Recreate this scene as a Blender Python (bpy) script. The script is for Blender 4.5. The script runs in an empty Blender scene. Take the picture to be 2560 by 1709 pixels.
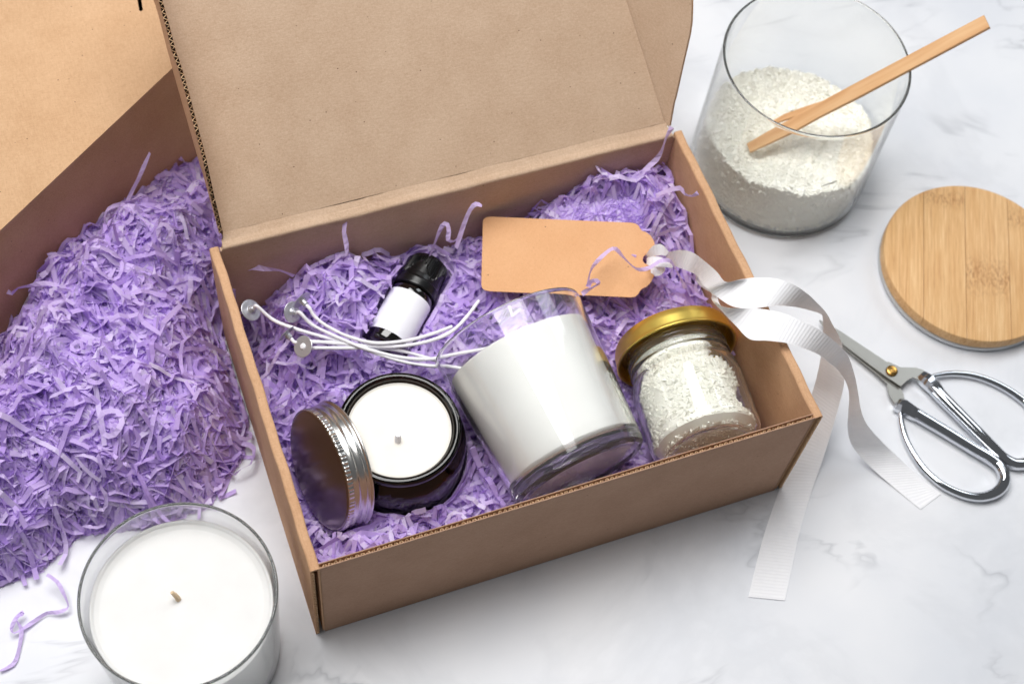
import bpy, bmesh, math
import numpy as np
from mathutils import Vector, Matrix

S = 0.0075                      # everything below is authored in units of 7.5 mm
sc = bpy.context.scene
COL = sc.collection

# ------------------------------------------------------------------ camera
F_PX, CX, CY = 3843.4, 1280.0, 854.5
CAM = np.array([-5.353, -28.133, 86.712])
ROT = np.array([[0.9381, 0.26, -0.229], [-0.3373, 0.8364, -0.4321], [0.0792, 0.4825, 0.8723]])
cd = bpy.data.cameras.new("camera")
cam = bpy.data.objects.new("camera", cd)
COL.objects.link(cam)
m = Matrix([list(r) for r in ROT]).to_4x4()
q = m.to_quaternion(); q.normalize()
cam.matrix_world = Matrix.Translation(Vector((CAM * S).tolist())) @ q.to_matrix().to_4x4()
cd.sensor_width = 36.0
cd.lens = F_PX / 2560 * 36
cd.clip_start = 0.01
cd.clip_end = 50
cd.dof.use_dof = True
cd.dof.focus_distance = 86.5 * S
cd.dof.aperture_fstop = 11
sc.camera = cam

# ------------------------------------------------------------------ world, lamps, exposure
w = bpy.data.worlds.new("World"); sc.world = w; w.use_nodes = True
bg = w.node_tree.nodes["Background"]
bg.inputs[0].default_value = (0.95, 0.97, 1.0, 1); bg.inputs[1].default_value = 0.11


def area(name, loc, target, sx, sy, power, col):
    l = bpy.data.lights.new(name, 'AREA'); l.shape = 'RECTANGLE'
    l.size = sx; l.size_y = sy; l.energy = power; l.color = col
    o = bpy.data.objects.new(name, l); COL.objects.link(o)
    o.location = loc
    d = Vector(target) - Vector(loc)
    o.rotation_euler = d.to_track_quat('-Z', 'Y').to_euler()
    return o


T = (0.13, 0.08, 0.03)
area("window_key", (0.0, 0.36, 1.20), T, 0.95, 0.74, 16.8, (1.0, 0.99, 0.98))
area("window_side", (1.05, 0.50, 0.86), T, 0.36, 0.5, 2.2, (0.88, 0.94, 1.0))
area("window_left", (-1.10, 0.42, 0.62), T, 0.5, 0.6, 1.7, (1.0, 0.99, 0.98))
sc.view_settings.view_transform = 'Standard'
sc.view_settings.look = 'None'
sc.view_settings.exposure = 0.07
sc.view_settings.gamma = 1.0
cy = sc.cycles
cy.max_bounces = 48; cy.transmission_bounces = 48; cy.diffuse_bounces = 5; cy.glossy_bounces = 6
cy.transparent_max_bounces = 16
cy.caustics_reflective = True; cy.caustics_refractive = True; cy.blur_glossy = 0.2
cy.sample_clamp_indirect = 25.0


# ------------------------------------------------------------------ pixel -> place
def ray(u, v):
    d = ROT @ np.array([(u - CX) / F_PX, -(v - CY) / F_PX, -1.0])
    return d / np.linalg.norm(d)


def at(u, v, z):
    d = ray(u, v); return CAM + d * (z - CAM[2]) / d[2]


def at_plane(u, v, o, n):
    d = ray(u, v); return CAM + d * (np.dot(np.array(o) - CAM, n) / np.dot(d, n))


def nrm(v):
    v = np.array(v, float); return v / (np.linalg.norm(v) + 1e-12)


# ------------------------------------------------------------------ object helpers
def thing(name, loc, label, cat, group=None):
    o = bpy.data.objects.new(name, None); COL.objects.link(o)
    o.empty_display_size = 0.01
    o.location = (np.array(loc, float) * S).tolist()
    o['label'] = label; o['category'] = cat
    if group: o['group'] = group
    return o


def mesh_obj(name, verts, faces, mat, parent=None, smooth=True, ang=35, uv=None, loc=None, attr=None, solid=True):
    V = np.array(verts, float) * S
    o0 = np.zeros(3)
    if parent is not None:
        p = parent
        while p is not None:
            o0 = o0 + np.array(p.location); p = p.parent
    elif loc is not None:
        o0 = np.array(loc, float) * S
    V = V - o0
    me = bpy.data.meshes.new(name)
    me.from_pydata(V.tolist(), [], [list(f) for f in faces])
    if uv is not None:
        lay = me.uv_layers.new(name="UVMap")
        vi = np.zeros(len(me.loops), int); me.loops.foreach_get('vertex_index', vi)
        lay.data.foreach_set('uv', (np.array(uv, float)[vi]).ravel())
    if attr is not None:
        a = me.attributes.new("tint", 'FLOAT', 'POINT')
        a.data.foreach_set('value', np.array(attr, float))
    me.validate(); me.update()
    if solid:
        b_ = bmesh.new(); b_.from_mesh(me); bmesh.ops.recalc_face_normals(b_, faces=b_.faces); b_.to_mesh(me); b_.free()
    if smooth:
        me.polygons.foreach_set('use_smooth', [True] * len(me.polygons))
        try: me.set_sharp_from_angle(angle=math.radians(ang))
        except Exception: pass
    me.materials.append(mat)
    o = bpy.data.objects.new(name, me); COL.objects.link(o)
    if parent is not None: o.parent = parent
    elif loc is not None: o.location = o0.tolist()
    return o


def tag(o, label, cat, group=None, kind=None):
    o['label'] = label
    if cat: o['category'] = cat
    if group: o['group'] = group
    if kind: o['kind'] = kind


def frame_of(axis):
    a = nrm(axis)
    u = np.cross(a, [0, 0, 1.0])
    if np.linalg.norm(u) < 1e-4: u = np.array([1.0, 0, 0])
    u = nrm(u); return a, u, np.cross(a, u)


def lathe(profile, o, axis=(0, 0, 1), seg=96, closed=False, rfun=None):
    """profile: (radius, height) list; closed=True joins last to first."""
    a, u, v = frame_of(axis); o = np.array(o, float)
    V, F, rings = [], [], []
    if rfun is None:             # support loops, so that smooth shading stays local to the corners
        q_ = [profile[0]]
        for A, B in zip(profile[:-1], profile[1:]):
            L = math.hypot(B[0] - A[0], B[1] - A[1])
            if L > 0.25:
                for f_ in (0.04 / L, 0.5, 1 - 0.04 / L): q_.append((A[0] + (B[0] - A[0]) * f_, A[1] + (B[1] - A[1]) * f_))
            q_.append(B)
        profile = q_
    for i, (r, h) in enumerate(profile):
        if r < 1e-6:
            rings.append([len(V)]); V.append(o + a * h); continue
        idx = []
        for k in range(seg):
            t = 2 * math.pi * k / seg
            rr = r if rfun is None else rfun(i, r, t)
            idx.append(len(V)); V.append(o + a * h + rr * (math.cos(t) * u + math.sin(t) * v))
        rings.append(idx)
    n = len(rings)
    for i in range(n if closed else n - 1):
        A, B = rings[i], rings[(i + 1) % n]
        if len(A) == 1 and len(B) == 1: continue
        for k in range(seg):
            k2 = (k + 1) % seg
            if len(A) == 1: F.append((A[0], B[k2], B[k]))
            elif len(B) == 1: F.append((A[k], A[k2], B[0]))
            else: F.append((A[k], A[k2], B[k2], B[k]))
    return V, F


def rounded(profile_pts, rad, n=4):
    """round the inner corners of an open (r,h) polyline"""
    P = [np.array(p, float) for p in profile_pts]
    out = [P[0]]
    for i in range(1, len(P) - 1):
        r = rad[i] if isinstance(rad, (list, tuple)) else rad
        if r <= 0: out.append(P[i]); continue
        d1 = P[i - 1] - P[i]; d2 = P[i + 1] - P[i]
        l = min(r, 0.48 * np.linalg.norm(d1), 0.48 * np.linalg.norm(d2))
        A = P[i] + nrm(d1) * l; B = P[i] + nrm(d2) * l
        for k in range(n + 1):
            t = k / n
            out.append((1 - t) ** 2 * A + 2 * t * (1 - t) * P[i] + t * t * B)
    out.append(P[-1])
    return [tuple(p) for p in out]


def prism(poly, ext):
    """closed solid: polygon (3d points) swept by vector ext"""
    P = [np.array(p, float) for p in poly]; e = np.array(ext, float); n = len(P)
    V = P + [p + e for p in P]
    F = [tuple(range(n))[::-1], tuple(range(n, 2 * n))]
    for i in range(n): F.append((i, (i + 1) % n, n + (i + 1) % n, n + i))
    return V, F


def boxv(a, b):
    (x0, y0, z0), (x1, y1, z1) = a, b
    return prism([(x0, y0, z0), (x1, y0, z0), (x1, y1, z0), (x0, y1, z0)], (0, 0, z1 - z0))


def join(*ms):
    V, F = [], []
    for v, f in ms:
        o = len(V); V += list(v); F += [tuple(i + o for i in ff) for ff in f]
    return V, F


def catmull(P, n):
    P = np.array(P, float)
    Q = np.vstack([2 * P[0] - P[1], P, 2 * P[-1] - P[-2]])
    out = []
    for i in range(1, len(Q) - 2):
        for k in range(n):
            t = k / n
            a, b, c, d = Q[i - 1], Q[i], Q[i + 1], Q[i + 2]
            out.append(0.5 * (2 * b + (c - a) * t + (2 * a - 5 * b + 4 * c - d) * t * t + (3 * b - a - 3 * c + d) * t ** 3))
    out.append(P[-1]); return np.array(out)


def tube(path, rad, seg=12, closed=False, flat=1.0):
    P = np.array(path, float); n = len(P)
    R = np.full(n, rad) if np.isscalar(rad) else np.array(rad, float)
    V, F = [], []
    up = np.array([0, 0, 1.0])
    for i in range(n):
        a = P[(i - 1) % n] if closed or i > 0 else P[i]
        b = P[(i + 1) % n] if closed or i < n - 1 else P[i]
        t = nrm(b - a)
        s = np.cross(t, up)
        if np.linalg.norm(s) < 1e-3: s = np.array([1.0, 0, 0])
        s = nrm(s); q = np.cross(s, t)
        for k in range(seg):
            an = 2 * math.pi * k / seg
            V.append(P[i] + R[i] * (math.cos(an) * s + flat * math.sin(an) * q))
    for i in range(n if closed else n - 1):
        j = (i + 1) % n
        for k in range(seg):
            k2 = (k + 1) % seg
            F.append((i * seg + k, i * seg + k2, j * seg + k2, j * seg + k))
    if not closed:
        F.append(tuple(range(seg))[::-1]); F.append(tuple((n - 1) * seg + k for k in range(seg)))
    return V, F


def strip(L, Rr, vscale=1.0):
    n = len(L); V = []; uv = []; d = 0
    for i in range(n):
        if i: d += np.linalg.norm((np.array(L[i]) + Rr[i] - L[i - 1] - Rr[i - 1]) / 2)
        V += [L[i], Rr[i]]; uv += [(0, d * vscale), (1, d * vscale)]
    F = [(2 * i, 2 * i + 1, 2 * i + 3, 2 * i + 2) for i in range(n - 1)]
    return V, F, uv


# ------------------------------------------------------------------ materials
def new_mat(name):
    mt = bpy.data.materials.new(name); mt.use_nodes = True
    nt = mt.node_tree
    return mt, nt, nt.nodes["Principled BSDF"]


def N(nt, t, **kw):
    n = nt.nodes.new(t)
    for k, v in kw.items():
        if k.startswith('i_'): n.inputs[int(k[2:]) if k[2:].isdigit() else k[2:]].default_value = v
        else: setattr(n, k, v)
    return n


def lin(c):
    return tuple(((x / 255) / 12.92 if x / 255 <= 0.04045 else ((x / 255 + 0.055) / 1.055) ** 2.4) for x in c)


def ramp(nt, fac, stops):
    r = nt.nodes.new('ShaderNodeValToRGB'); e = r.color_ramp.elements
    while len(e) > 1: e.remove(e[-1])
    e[0].position = stops[0][0]; e[0].color = (*stops[0][1], 1)
    for p, c in stops[1:]:
        x = e.new(p); x.color = (*c, 1)
    nt.links.new(fac, r.inputs[0]); return r.outputs[0]


def mix(nt, fac, a, b, mode='MIX'):
    mx = nt.nodes.new('ShaderNodeMix'); mx.data_type = 'RGBA'; mx.blend_type = mode
    for s, v in ((0, fac), (6, a), (7, b)):
        if isinstance(v, (int, float)): mx.inputs[s].default_value = v
        elif isinstance(v, tuple): mx.inputs[s].default_value = (*v, 1)
        else: nt.links.new(v, mx.inputs[s])
    return mx.outputs[2]


def coords(nt, scale=(1, 1, 1), rot=(0, 0, 0)):
    tc = N(nt, 'ShaderNodeTexCoord'); mp = N(nt, 'ShaderNodeMapping')
    mp.inputs['Scale'].default_value = tuple(s / S for s in scale); mp.inputs['Rotation'].default_value = rot
    nt.links.new(tc.outputs['Object'], mp.inputs[0]); return mp.outputs[0]


def noise(nt, vec, scale, detail=3, rough=0.5, dist=0.0):
    n = N(nt, 'ShaderNodeTexNoise'); n.inputs['Scale'].default_value = scale
    n.inputs['Detail'].default_value = detail; n.inputs['Roughness'].default_value = rough
    n.inputs['Distortion'].default_value = dist
    nt.links.new(vec, n.inputs['Vector']); return n.outputs['Fac']


def kraft(name, col, dark, light, rough=0.85, dirx=(0.6, 3.0, 3.0)):
    mt, nt, p = new_mat(name)
    v1 = coords(nt)
    v2 = coords(nt, dirx, (0.3, 0.2, 0.5)); v3 = coords(nt, (dirx[1], dirx[0], dirx[2]), (0.1, 0.6, 0.9))
    f1 = noise(nt, v2, 5.0, 4, 0.65); f2 = noise(nt, v3, 4.0, 4, 0.65)
    big = noise(nt, v1, 0.35, 3)
    c = ramp(nt, f1, [(0.30, lin(dark)), (0.5, lin(col)), (0.72, lin(light))])
    c2 = ramp(nt, f2, [(0.30, lin(dark)), (0.5, lin(col)), (0.72, lin(light))])
    c = mix(nt, 0.5, c, c2)
    c = mix(nt, 0.25, c, ramp(nt, big, [(0.3, lin(dark)), (0.7, lin(light))]))
    vo = N(nt, 'ShaderNodeTexVoronoi'); vo.inputs['Scale'].default_value = 1.1
    vo.inputs['Randomness'].default_value = 1.0; nt.links.new(v1, vo.inputs['Vector'])
    sp = ramp(nt, vo.outputs['Distance'], [(0.025, (1, 1, 1)), (0.05, (0, 0, 0))])
    c = mix(nt, sp, c, lin((96, 66, 44)))
    fl = noise(nt, coords(nt, (2.2, 9, 9), (0.4, 0.9, 1.2)), 2.4, 2, 0.5)
    c = mix(nt, ramp(nt, fl, [(0.66, (0, 0, 0)), (0.72, (0.55, 0.55, 0.55))]), c, lin(light))
    fl2 = noise(nt, coords(nt, (9, 2.2, 9), (1.1, 0.2, 2.3)), 2.4, 2, 0.5)
    c = mix(nt, ramp(nt, fl2, [(0.66, (0, 0, 0)), (0.72, (0.6, 0.6, 0.6))]), c, tuple(x * 0.85 for x in lin(dark)))
    nt.links.new(c, p.inputs['Base Color']); p.inputs['Roughness'].default_value = rough
    p.inputs['Specular IOR Level'].default_value = 0.25
    b = N(nt, 'ShaderNodeBump'); b.inputs['Strength'].default_value = 0.18; b.inputs['Distance'].default_value = 0.0003
    nt.links.new(f1, b.inputs['Height']); nt.links.new(b.outputs[0], p.inputs['Normal'])
    return mt


M = {}
M['kraft_out'] = kraft("kraft_outer", (200, 158, 122), (178, 135, 99), (216, 176, 140))
M['kraft_in'] = kraft("kraft_inner", (200, 171, 145), (181, 150, 122), (218, 192, 166))
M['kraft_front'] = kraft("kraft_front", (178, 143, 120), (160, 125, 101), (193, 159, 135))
M['kraft_box2'] = kraft("kraft_closed_box", (202, 164, 127), (185, 146, 109), (217, 181, 145))
M['tag'] = kraft("kraft_tag", (224, 172, 126), (211, 156, 110), (232, 184, 140), dirx=(1, 5, 5))
M['flute'] = kraft("kraft_flute", (206, 172, 134), (180, 145, 108), (220, 188, 150))


def simple(name, col, rough=0.5, metal=0.0, spec=0.5, bump=None, sss=0.0, coat=0.0):
    mt, nt, p = new_mat(name)
    c0 = lin(col)
    v = coords(nt)
    f = noise(nt, v, bump[0] if bump else 1.2, 4)
    c = ramp(nt, f, [(0.25, tuple(x * 0.95 for x in c0)), (0.75, tuple(min(1, x * 1.03) for x in c0))])
    nt.links.new(c, p.inputs['Base Color'])
    p.inputs['Roughness'].default_value = rough; p.inputs['Metallic'].default_value = metal
    p.inputs['Specular IOR Level'].default_value = spec
    if coat: p.inputs['Coat Weight'].default_value = coat; p.inputs['Coat Roughness'].default_value = 0.05
    if sss:
        p.inputs['Subsurface Weight'].default_value = sss
        p.inputs['Subsurface Radius'].default_value = (1, 0.9, 0.8); p.inputs['Subsurface Scale'].default_value = 0.004
    if bump:
        b = N(nt, 'ShaderNodeBump'); b.inputs['Strength'].default_value = bump[1]; b.inputs['Distance'].default_value = bump[2]
        nt.links.new(f, b.inputs['Height']); nt.links.new(b.outputs[0], p.inputs['Normal'])
    return mt


def glass(name, col, rough=0.0, ior=1.47, rim_lift=0.0):
    mt, nt, p = new_mat(name)
    p.inputs['Base Color'].default_value = (*col, 1); p.inputs['Roughness'].default_value = rough
    p.inputs['Transmission Weight'].default_value = 1.0; p.inputs['IOR'].default_value = ior
    if rim_lift:                     # diffuse white mixed in to lighten dark rims; also veils the walls slightly
        d = N(nt, 'ShaderNodeBsdfDiffuse'); d.inputs[0].default_value = (0.80, 0.84, 0.82, 1)
        ms = N(nt, 'ShaderNodeMixShader'); ms.inputs[0].default_value = rim_lift
        nt.links.new(p.outputs[0], ms.inputs[1]); nt.links.new(d.outputs[0], ms.inputs[2])
        nt.links.new(ms.outputs[0], nt.nodes['Material Output'].inputs[0])
    return mt


M['glass'] = glass("clear_glass", (0.99, 0.998, 0.99), rim_lift=0.034)
M['glass_jar'] = glass("greenish_jar_glass", (0.985, 0.992, 0.985), rim_lift=0.038)
M['glass_candle'] = glass("tumbler_glass", (0.99, 0.998, 0.99), rim_lift=0.07)  # stronger diffuse share, to brighten the standing candle's rim
M['amber'] = glass("amber_glass", (0.03, 0.009, 0.002), 0.0, 1.5)
M['wax'] = simple("white_wax", (249, 248, 246), 0.42, bump=(0.35, 0.05, 0.001), sss=0.0)
M['cream'] = simple("cream_wax", (236, 232, 223), 0.4, bump=(0.5, 0.10, 0.001), sss=0.2)
M['wax_top'] = simple("candle_wax", (223, 222, 220), 0.45, bump=(0.45, 0.10, 0.001), sss=0.25)
M['wick'] = simple("waxed_wick", (244, 243, 248), 0.5, bump=(6, 0.4, 0.0006))
M['wick_used'] = simple("beige_wick", (226, 200, 165), 0.7, bump=(6, 0.5, 0.0006))
M['black'] = simple("black_plastic", (13, 13, 14), 0.28)
M['dark_glass'] = simple("dark_bottle_glass", (9, 6, 5), 0.05, coat=1.0)
M['label'] = simple("white_label_paper", (244, 244, 250), 0.55)
M['alu'] = simple("brushed_aluminium", (226, 225, 222), 0.24, 1.0)
M['tin'] = simple("tinned_steel", (196, 197, 202), 0.3, 0.6, bump=(4, 0.35, 0.0006))
M['blade'] = simple("satin_steel", (158, 156, 150), 0.32, 1.0)
M['chrome'] = simple("chrome", (214, 217, 222), 0.045, 1.0)
M['brass'] = simple("brass_rivet", (196, 152, 84), 0.22, 1.0)
M['gold'] = simple("gold_lacquer_tin", (244, 216, 112), 0.36, 1.0)
M['gasket'] = simple("clear_silicone", (204, 207, 210), 0.35, spec=0.4)
M['flakes'] = simple("wax_flakes", (253, 251, 241), 0.6, sss=0.0)


def shred_mat(name):
    mt, nt, p = new_mat(name)
    at_ = N(nt, 'ShaderNodeAttribute', attribute_name="tint")
    c = ramp(nt, at_.outputs['Fac'], [(0.0, lin((200, 168, 238))), (0.5, lin((221, 196, 247))), (1.0, lin((241, 229, 253)))])
    f = noise(nt, coords(nt), 6.0, 3)
    c = mix(nt, 0.12, c, ramp(nt, f, [(0.3, lin((208, 180, 240))), (0.7, lin((238, 224, 252)))]))
    nt.links.new(c, p.inputs['Base Color']); p.inputs['Roughness'].default_value = 0.55
    p.inputs['Specular IOR Level'].default_value = 0.3
    tr = N(nt, 'ShaderNodeBsdfTranslucent'); nt.links.new(c, tr.inputs[0])
    ms = N(nt, 'ShaderNodeMixShader'); ms.inputs[0].default_value = 0.34
    nt.links.new(p.outputs[0], ms.inputs[1]); nt.links.new(tr.outputs[0], ms.inputs[2])
    nt.links.new(ms.outputs[0], nt.nodes['Material Output'].inputs[0])
    return mt


M['shred'] = shred_mat("lavender_tissue")


def ribbon_mat():
    mt, nt, p = new_mat("white_grosgrain")
    tc = N(nt, 'ShaderNodeUVMap'); sp = N(nt, 'ShaderNodeSeparateXYZ'); nt.links.new(tc.outputs[0], sp.inputs[0])
    mu = N(nt, 'ShaderNodeMath', operation='MULTIPLY'); mu.inputs[1].default_value = 2 * math.pi * 4.6
    nt.links.new(sp.outputs[1], mu.inputs[0])
    si = N(nt, 'ShaderNodeMath', operation='SINE'); nt.links.new(mu.outputs[0], si.inputs[0])
    # selvedge: flat along both edges
    ab = N(nt, 'ShaderNodeMath', operation='SUBTRACT'); ab.inputs[1].default_value = 0.5; nt.links.new(sp.outputs[0], ab.inputs[0])
    ab2 = N(nt, 'ShaderNodeMath', operation='ABSOLUTE'); nt.links.new(ab.outputs[0], ab2.inputs[0])
    ed = N(nt, 'ShaderNodeMath', operation='LESS_THAN'); ed.inputs[1].default_value = 0.455; nt.links.new(ab2.outputs[0], ed.inputs[0])
    hh = N(nt, 'ShaderNodeMath', operation='MULTIPLY'); nt.links.new(si.outputs[0], hh.inputs[0]); nt.links.new(ed.outputs[0], hh.inputs[1])
    b = N(nt, 'ShaderNodeBump'); b.inputs['Strength'].default_value = 0.22; b.inputs['Distance'].default_value = 0.0002
    nt.links.new(hh.outputs[0], b.inputs['Height']); nt.links.new(b.outputs[0], p.inputs['Normal'])
    c = ramp(nt, noise(nt, coords(nt), 2.0), [(0.3, lin((248, 248, 251))), (0.7, lin((252, 252, 254)))])
    nt.links.new(c, p.inputs['Base Color']); p.inputs['Roughness'].default_value = 0.85
    p.inputs['Specular IOR Level'].default_value = 0.15; p.inputs['Sheen Weight'].default_value = 0.3
    tr = N(nt, 'ShaderNodeBsdfTranslucent'); nt.links.new(c, tr.inputs[0])
    ms = N(nt, 'ShaderNodeMixShader'); ms.inputs[0].default_value = 0.08
    nt.links.new(p.outputs[0], ms.inputs[1]); nt.links.new(tr.outputs[0], ms.inputs[2])
    nt.links.new(ms.outputs[0], nt.nodes['Material Output'].inputs[0])
    return mt


M['ribbon'] = ribbon_mat()


def marble():
    mt, nt, p = new_mat("white_marble")
    v = coords(nt)
    a = noise(nt, v, 0.05, 6, 0.6, 0.8)
    vein = ramp(nt, a, [(0.455, (0, 0, 0)), (0.495, (0.7, 0.7, 0.7)), (0.505, (0.7, 0.7, 0.7)), (0.56, (0, 0, 0))])
    b2 = noise(nt, coords(nt, (0.55, 1.25, 1), (0, 0, 0.75)), 0.075, 5, 0.55, 0.7)
    v2 = ramp(nt, b2, [(0.480, (0, 0, 0)), (0.494, (0.35, 0.35, 0.35)), (0.500, (1, 1, 1)), (0.504, (0.8, 0.8, 0.8)), (0.520, (0, 0, 0))])
    gate = ramp(nt, noise(nt, v, 0.13, 2), [(0.47, (0, 0, 0)), (0.64, (1, 1, 1))])
    v2 = mix(nt, 1.0, v2, gate, 'MULTIPLY')
    base = ramp(nt, noise(nt, v, 0.09, 4), [(0.3, lin((216, 219, 225))), (0.7, lin((231, 232, 235)))])
    c = mix(nt, 0.11, base, mix(nt, vein, base, lin((150, 153, 160))))
    fac = N(nt, 'ShaderNodeMath', operation='MULTIPLY'); fac.inputs[1].default_value = 0.46
    nt.links.new(v2, fac.inputs[0])
    c = mix(nt, fac.outputs[0], c, lin((150, 153, 160)))
    blot = ramp(nt, noise(nt, v, 0.5, 5, 0.7), [(0.66, (0, 0, 0)), (0.8, (1, 1, 1))])
    f3 = N(nt, 'ShaderNodeMath', operation='MULTIPLY'); f3.inputs[1].default_value = 0.16
    nt.links.new(mix(nt, 1.0, blot, gate, 'MULTIPLY'), f3.inputs[0])
    c = mix(nt, f3.outputs[0], c, lin((172, 172, 176)))
    nt.links.new(c, p.inputs['Base Color']); p.inputs['Roughness'].default_value = 0.38
    p.inputs['Specular IOR Level'].default_value = 0.35
    return mt


M['marble'] = marble()


def wood(name, c1, c2, c3, stretch, sc_=1.0):
    mt, nt, p = new_mat(name)
    v = coords(nt, stretch)
    f = noise(nt, v, 6.0 * sc_, 5, 0.6, 0.3); g = noise(nt, v, 1.6 * sc_, 3, 0.5)
    c = ramp(nt, f, [(0.28, lin(c1)), (0.5, lin(c2)), (0.74, lin(c3))])
    c = mix(nt, 0.35, c, ramp(nt, g, [(0.3, lin(c1)), (0.7, lin(c3))]))
    nt.links.new(c, p.inputs['Base Color']); p.inputs['Roughness'].default_value = 0.55
    p.inputs['Specular IOR Level'].default_value = 0.3
    b = N(nt, 'ShaderNodeBump'); b.inputs['Strength'].default_value = 0.15; b.inputs['Distance'].default_value = 0.0003
    nt.links.new(f, b.inputs['Height']); nt.links.new(b.outputs[0], p.inputs['Normal'])
    return mt


# ------------------------------------------------------------------ tabletop
V, F = prism([(-140, -120, -2), (190, -120, -2), (190, 190, -2), (-140, 190, -2)], (0, 0, 2))
t = mesh_obj("tabletop", V, F, M['marble'], smooth=False)
tag(t, "white marble tabletop with faint grey veins", None, kind='structure')

# ------------------------------------------------------------------ open shipping box
W, DP, H = 30.0, 20.86, 10.27
ship = thing("shipping_box", (W / 2, DP / 2, 0), "open brown cardboard mailer box packed with purple shred and candle supplies", "box")


def wall_u(x_out, sgn):
    """folded double side wall: outer sheet up, over a rounded rim, down the inner sheet"""
    wd = 0.56
    prof = [(0, 0), (0, H), (wd, H), (wd, 0.3)]
    pr = rounded(prof, [0, 0.17, 0.17, 0], 5)
    th = 0.13
    ins = rounded([(th, 0), (th, H - th), (wd - th, H - th), (wd - th, 0.3)], [0, 0.1, 0.1, 0], 5)
    ring = pr + ins[::-1]
    V, F = [], []
    ny = 40
    rng = np.random.default_rng(5 + int(sgn))
    n = len(ring)
    for j in range(ny + 1):
        y = 0.02 + (DP - 0.1) * j / ny
        dent = 0.035 * math.sin(j * 0.9 + sgn) * math.sin(j * 0.37)
        for (a, z) in ring:
            k = max(0, (z - 6) / 4.27)
            V.append((x_out + sgn * (a + dent * k), y, z))
    for j in range(ny):
        for i in range(n):
            i2 = (i + 1) % n
            F.append((j * n + i, j * n + i2, (j + 1) * n + i2, (j + 1) * n + i))
    F.append(tuple(range(n))); F.append(tuple(ny * n + i for i in range(n))[::-1])
    return V, F


for x0, s in ((0.0, 1), (W, -1)):
    wobj = mesh_obj("side_wall", *wall_u(x0, s), M['kraft_out'], ship, ang=50)
    # torn fluted strip along the front end of the outer sheet
    rng = np.random.default_rng(3)
    Vv, Ff = [], []
    zz = np.arange(0.1, H - 0.1, 0.12)
    for i, z in enumerate(zz):
        e = 0.02 + 0.05 * rng.random()
        a = x0 + s * (0.13 + 0.05 * math.sin(i * 1.9)); b = a + s * 0.05
        Vv += [(a, -e, z), (b, -e * 0.5, z), (b, 0.6, z), (a, 0.6, z)]
    for i in range(len(zz) - 1):
        for k in range(4): Ff.append((4 * i + k, 4 * i + (k + 1) % 4, 4 * i + 4 + (k + 1) % 4, 4 * i + 4 + k))
    mesh_obj("torn_edge", Vv, Ff, M['flute'], wobj, smooth=False)


def corr_panel(name, poly, nvec, th, mat_a, mat_b, edges, parent, label=None, pitch=0.30, depth=0.5, inset=0.0):
    """corrugated board: two liners and, along the listed edges, a sine flute between them.
    poly = 3d outline of the front liner, nvec = unit vector to the back liner"""
    nvec = nrm(nvec); P = [np.array(p, float) for p in poly]
    lt = th * 0.17
    V, F = prism(P, nvec * lt)
    a = mesh_obj(name, V, F, mat_a, parent, smooth=False)
    if label: a['label'] = label
    V, F = prism([p + nvec * (th - lt) for p in P], nvec * lt)
    mesh_obj("liner", V, F, mat_b, a, smooth=False)
    rng = np.random.default_rng(len(P) * 7 + int(abs(P[0][0]) * 10))
    cen = sum(P) / len(P)
    Vv, Ff = [], []
    for (i, j) in edges:
        A, B = P[i], P[j]; d = B - A; L = np.linalg.norm(d); d = d / L
        inn = np.cross(nvec, d)
        if np.dot(inn, cen - A) < 0: inn = -inn
        n = max(8, int(L / pitch * 8)); base = len(Vv)
        for k in range(n + 1):
            s = L * k / n; ph = 2 * math.pi * s / pitch
            jt = 0.012 * rng.standard_normal()
            o = A + d * s + nvec * (th / 2 + (th / 2 - lt * 1.05) * math.sin(ph + 0.4 * math.sin(s * 1.7)) * (0.9 + jt)) + inn * (0.10 + abs(0.09 * rng.standard_normal()))
            tv = nrm(d + nvec * (th / 2 - lt) * 2 * math.pi / pitch * math.cos(ph)); pv = np.cross(tv, inn) * 0.028
            Vv += [o + pv + inn * depth, o + pv, o - pv, o - pv + inn * depth]
        for k in range(n):
            b = base + 4 * k
            for e_ in range(3): Ff.append((b + e_, b + e_ + 1, b + e_ + 5, b + e_ + 4))
        # closing strip inside so that one cannot see through the board
    if Vv: mesh_obj("flute", Vv, Ff, M['flute'], a, smooth=True, ang=180)
    return a


# front wall, with its raw top edge
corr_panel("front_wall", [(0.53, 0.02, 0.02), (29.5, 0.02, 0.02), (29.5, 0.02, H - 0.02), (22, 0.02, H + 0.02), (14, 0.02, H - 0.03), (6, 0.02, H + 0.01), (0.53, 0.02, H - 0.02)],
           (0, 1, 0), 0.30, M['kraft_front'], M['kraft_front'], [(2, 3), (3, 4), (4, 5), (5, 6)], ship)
# back wall and hinge and lid as bent sheets
AL = math.radians(50)
LID0 = np.array([0, 21.12, 10.36]); LD = np.array([0, math.sin(AL), math.cos(AL)]); LN = np.array([0, -math.cos(AL), math.sin(AL)])
bw = boxv((0.58, 20.52, 0.02), (29.42, 20.80, 10.05))
mesh_obj("back_wall", *bw, M['kraft_in'], ship, smooth=False)
mesh_obj("floor_panel", *boxv((0.58, 0.34, 0.02), (29.42, 20.5, 0.30)), M['kraft_in'], ship, smooth=False)
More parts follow.
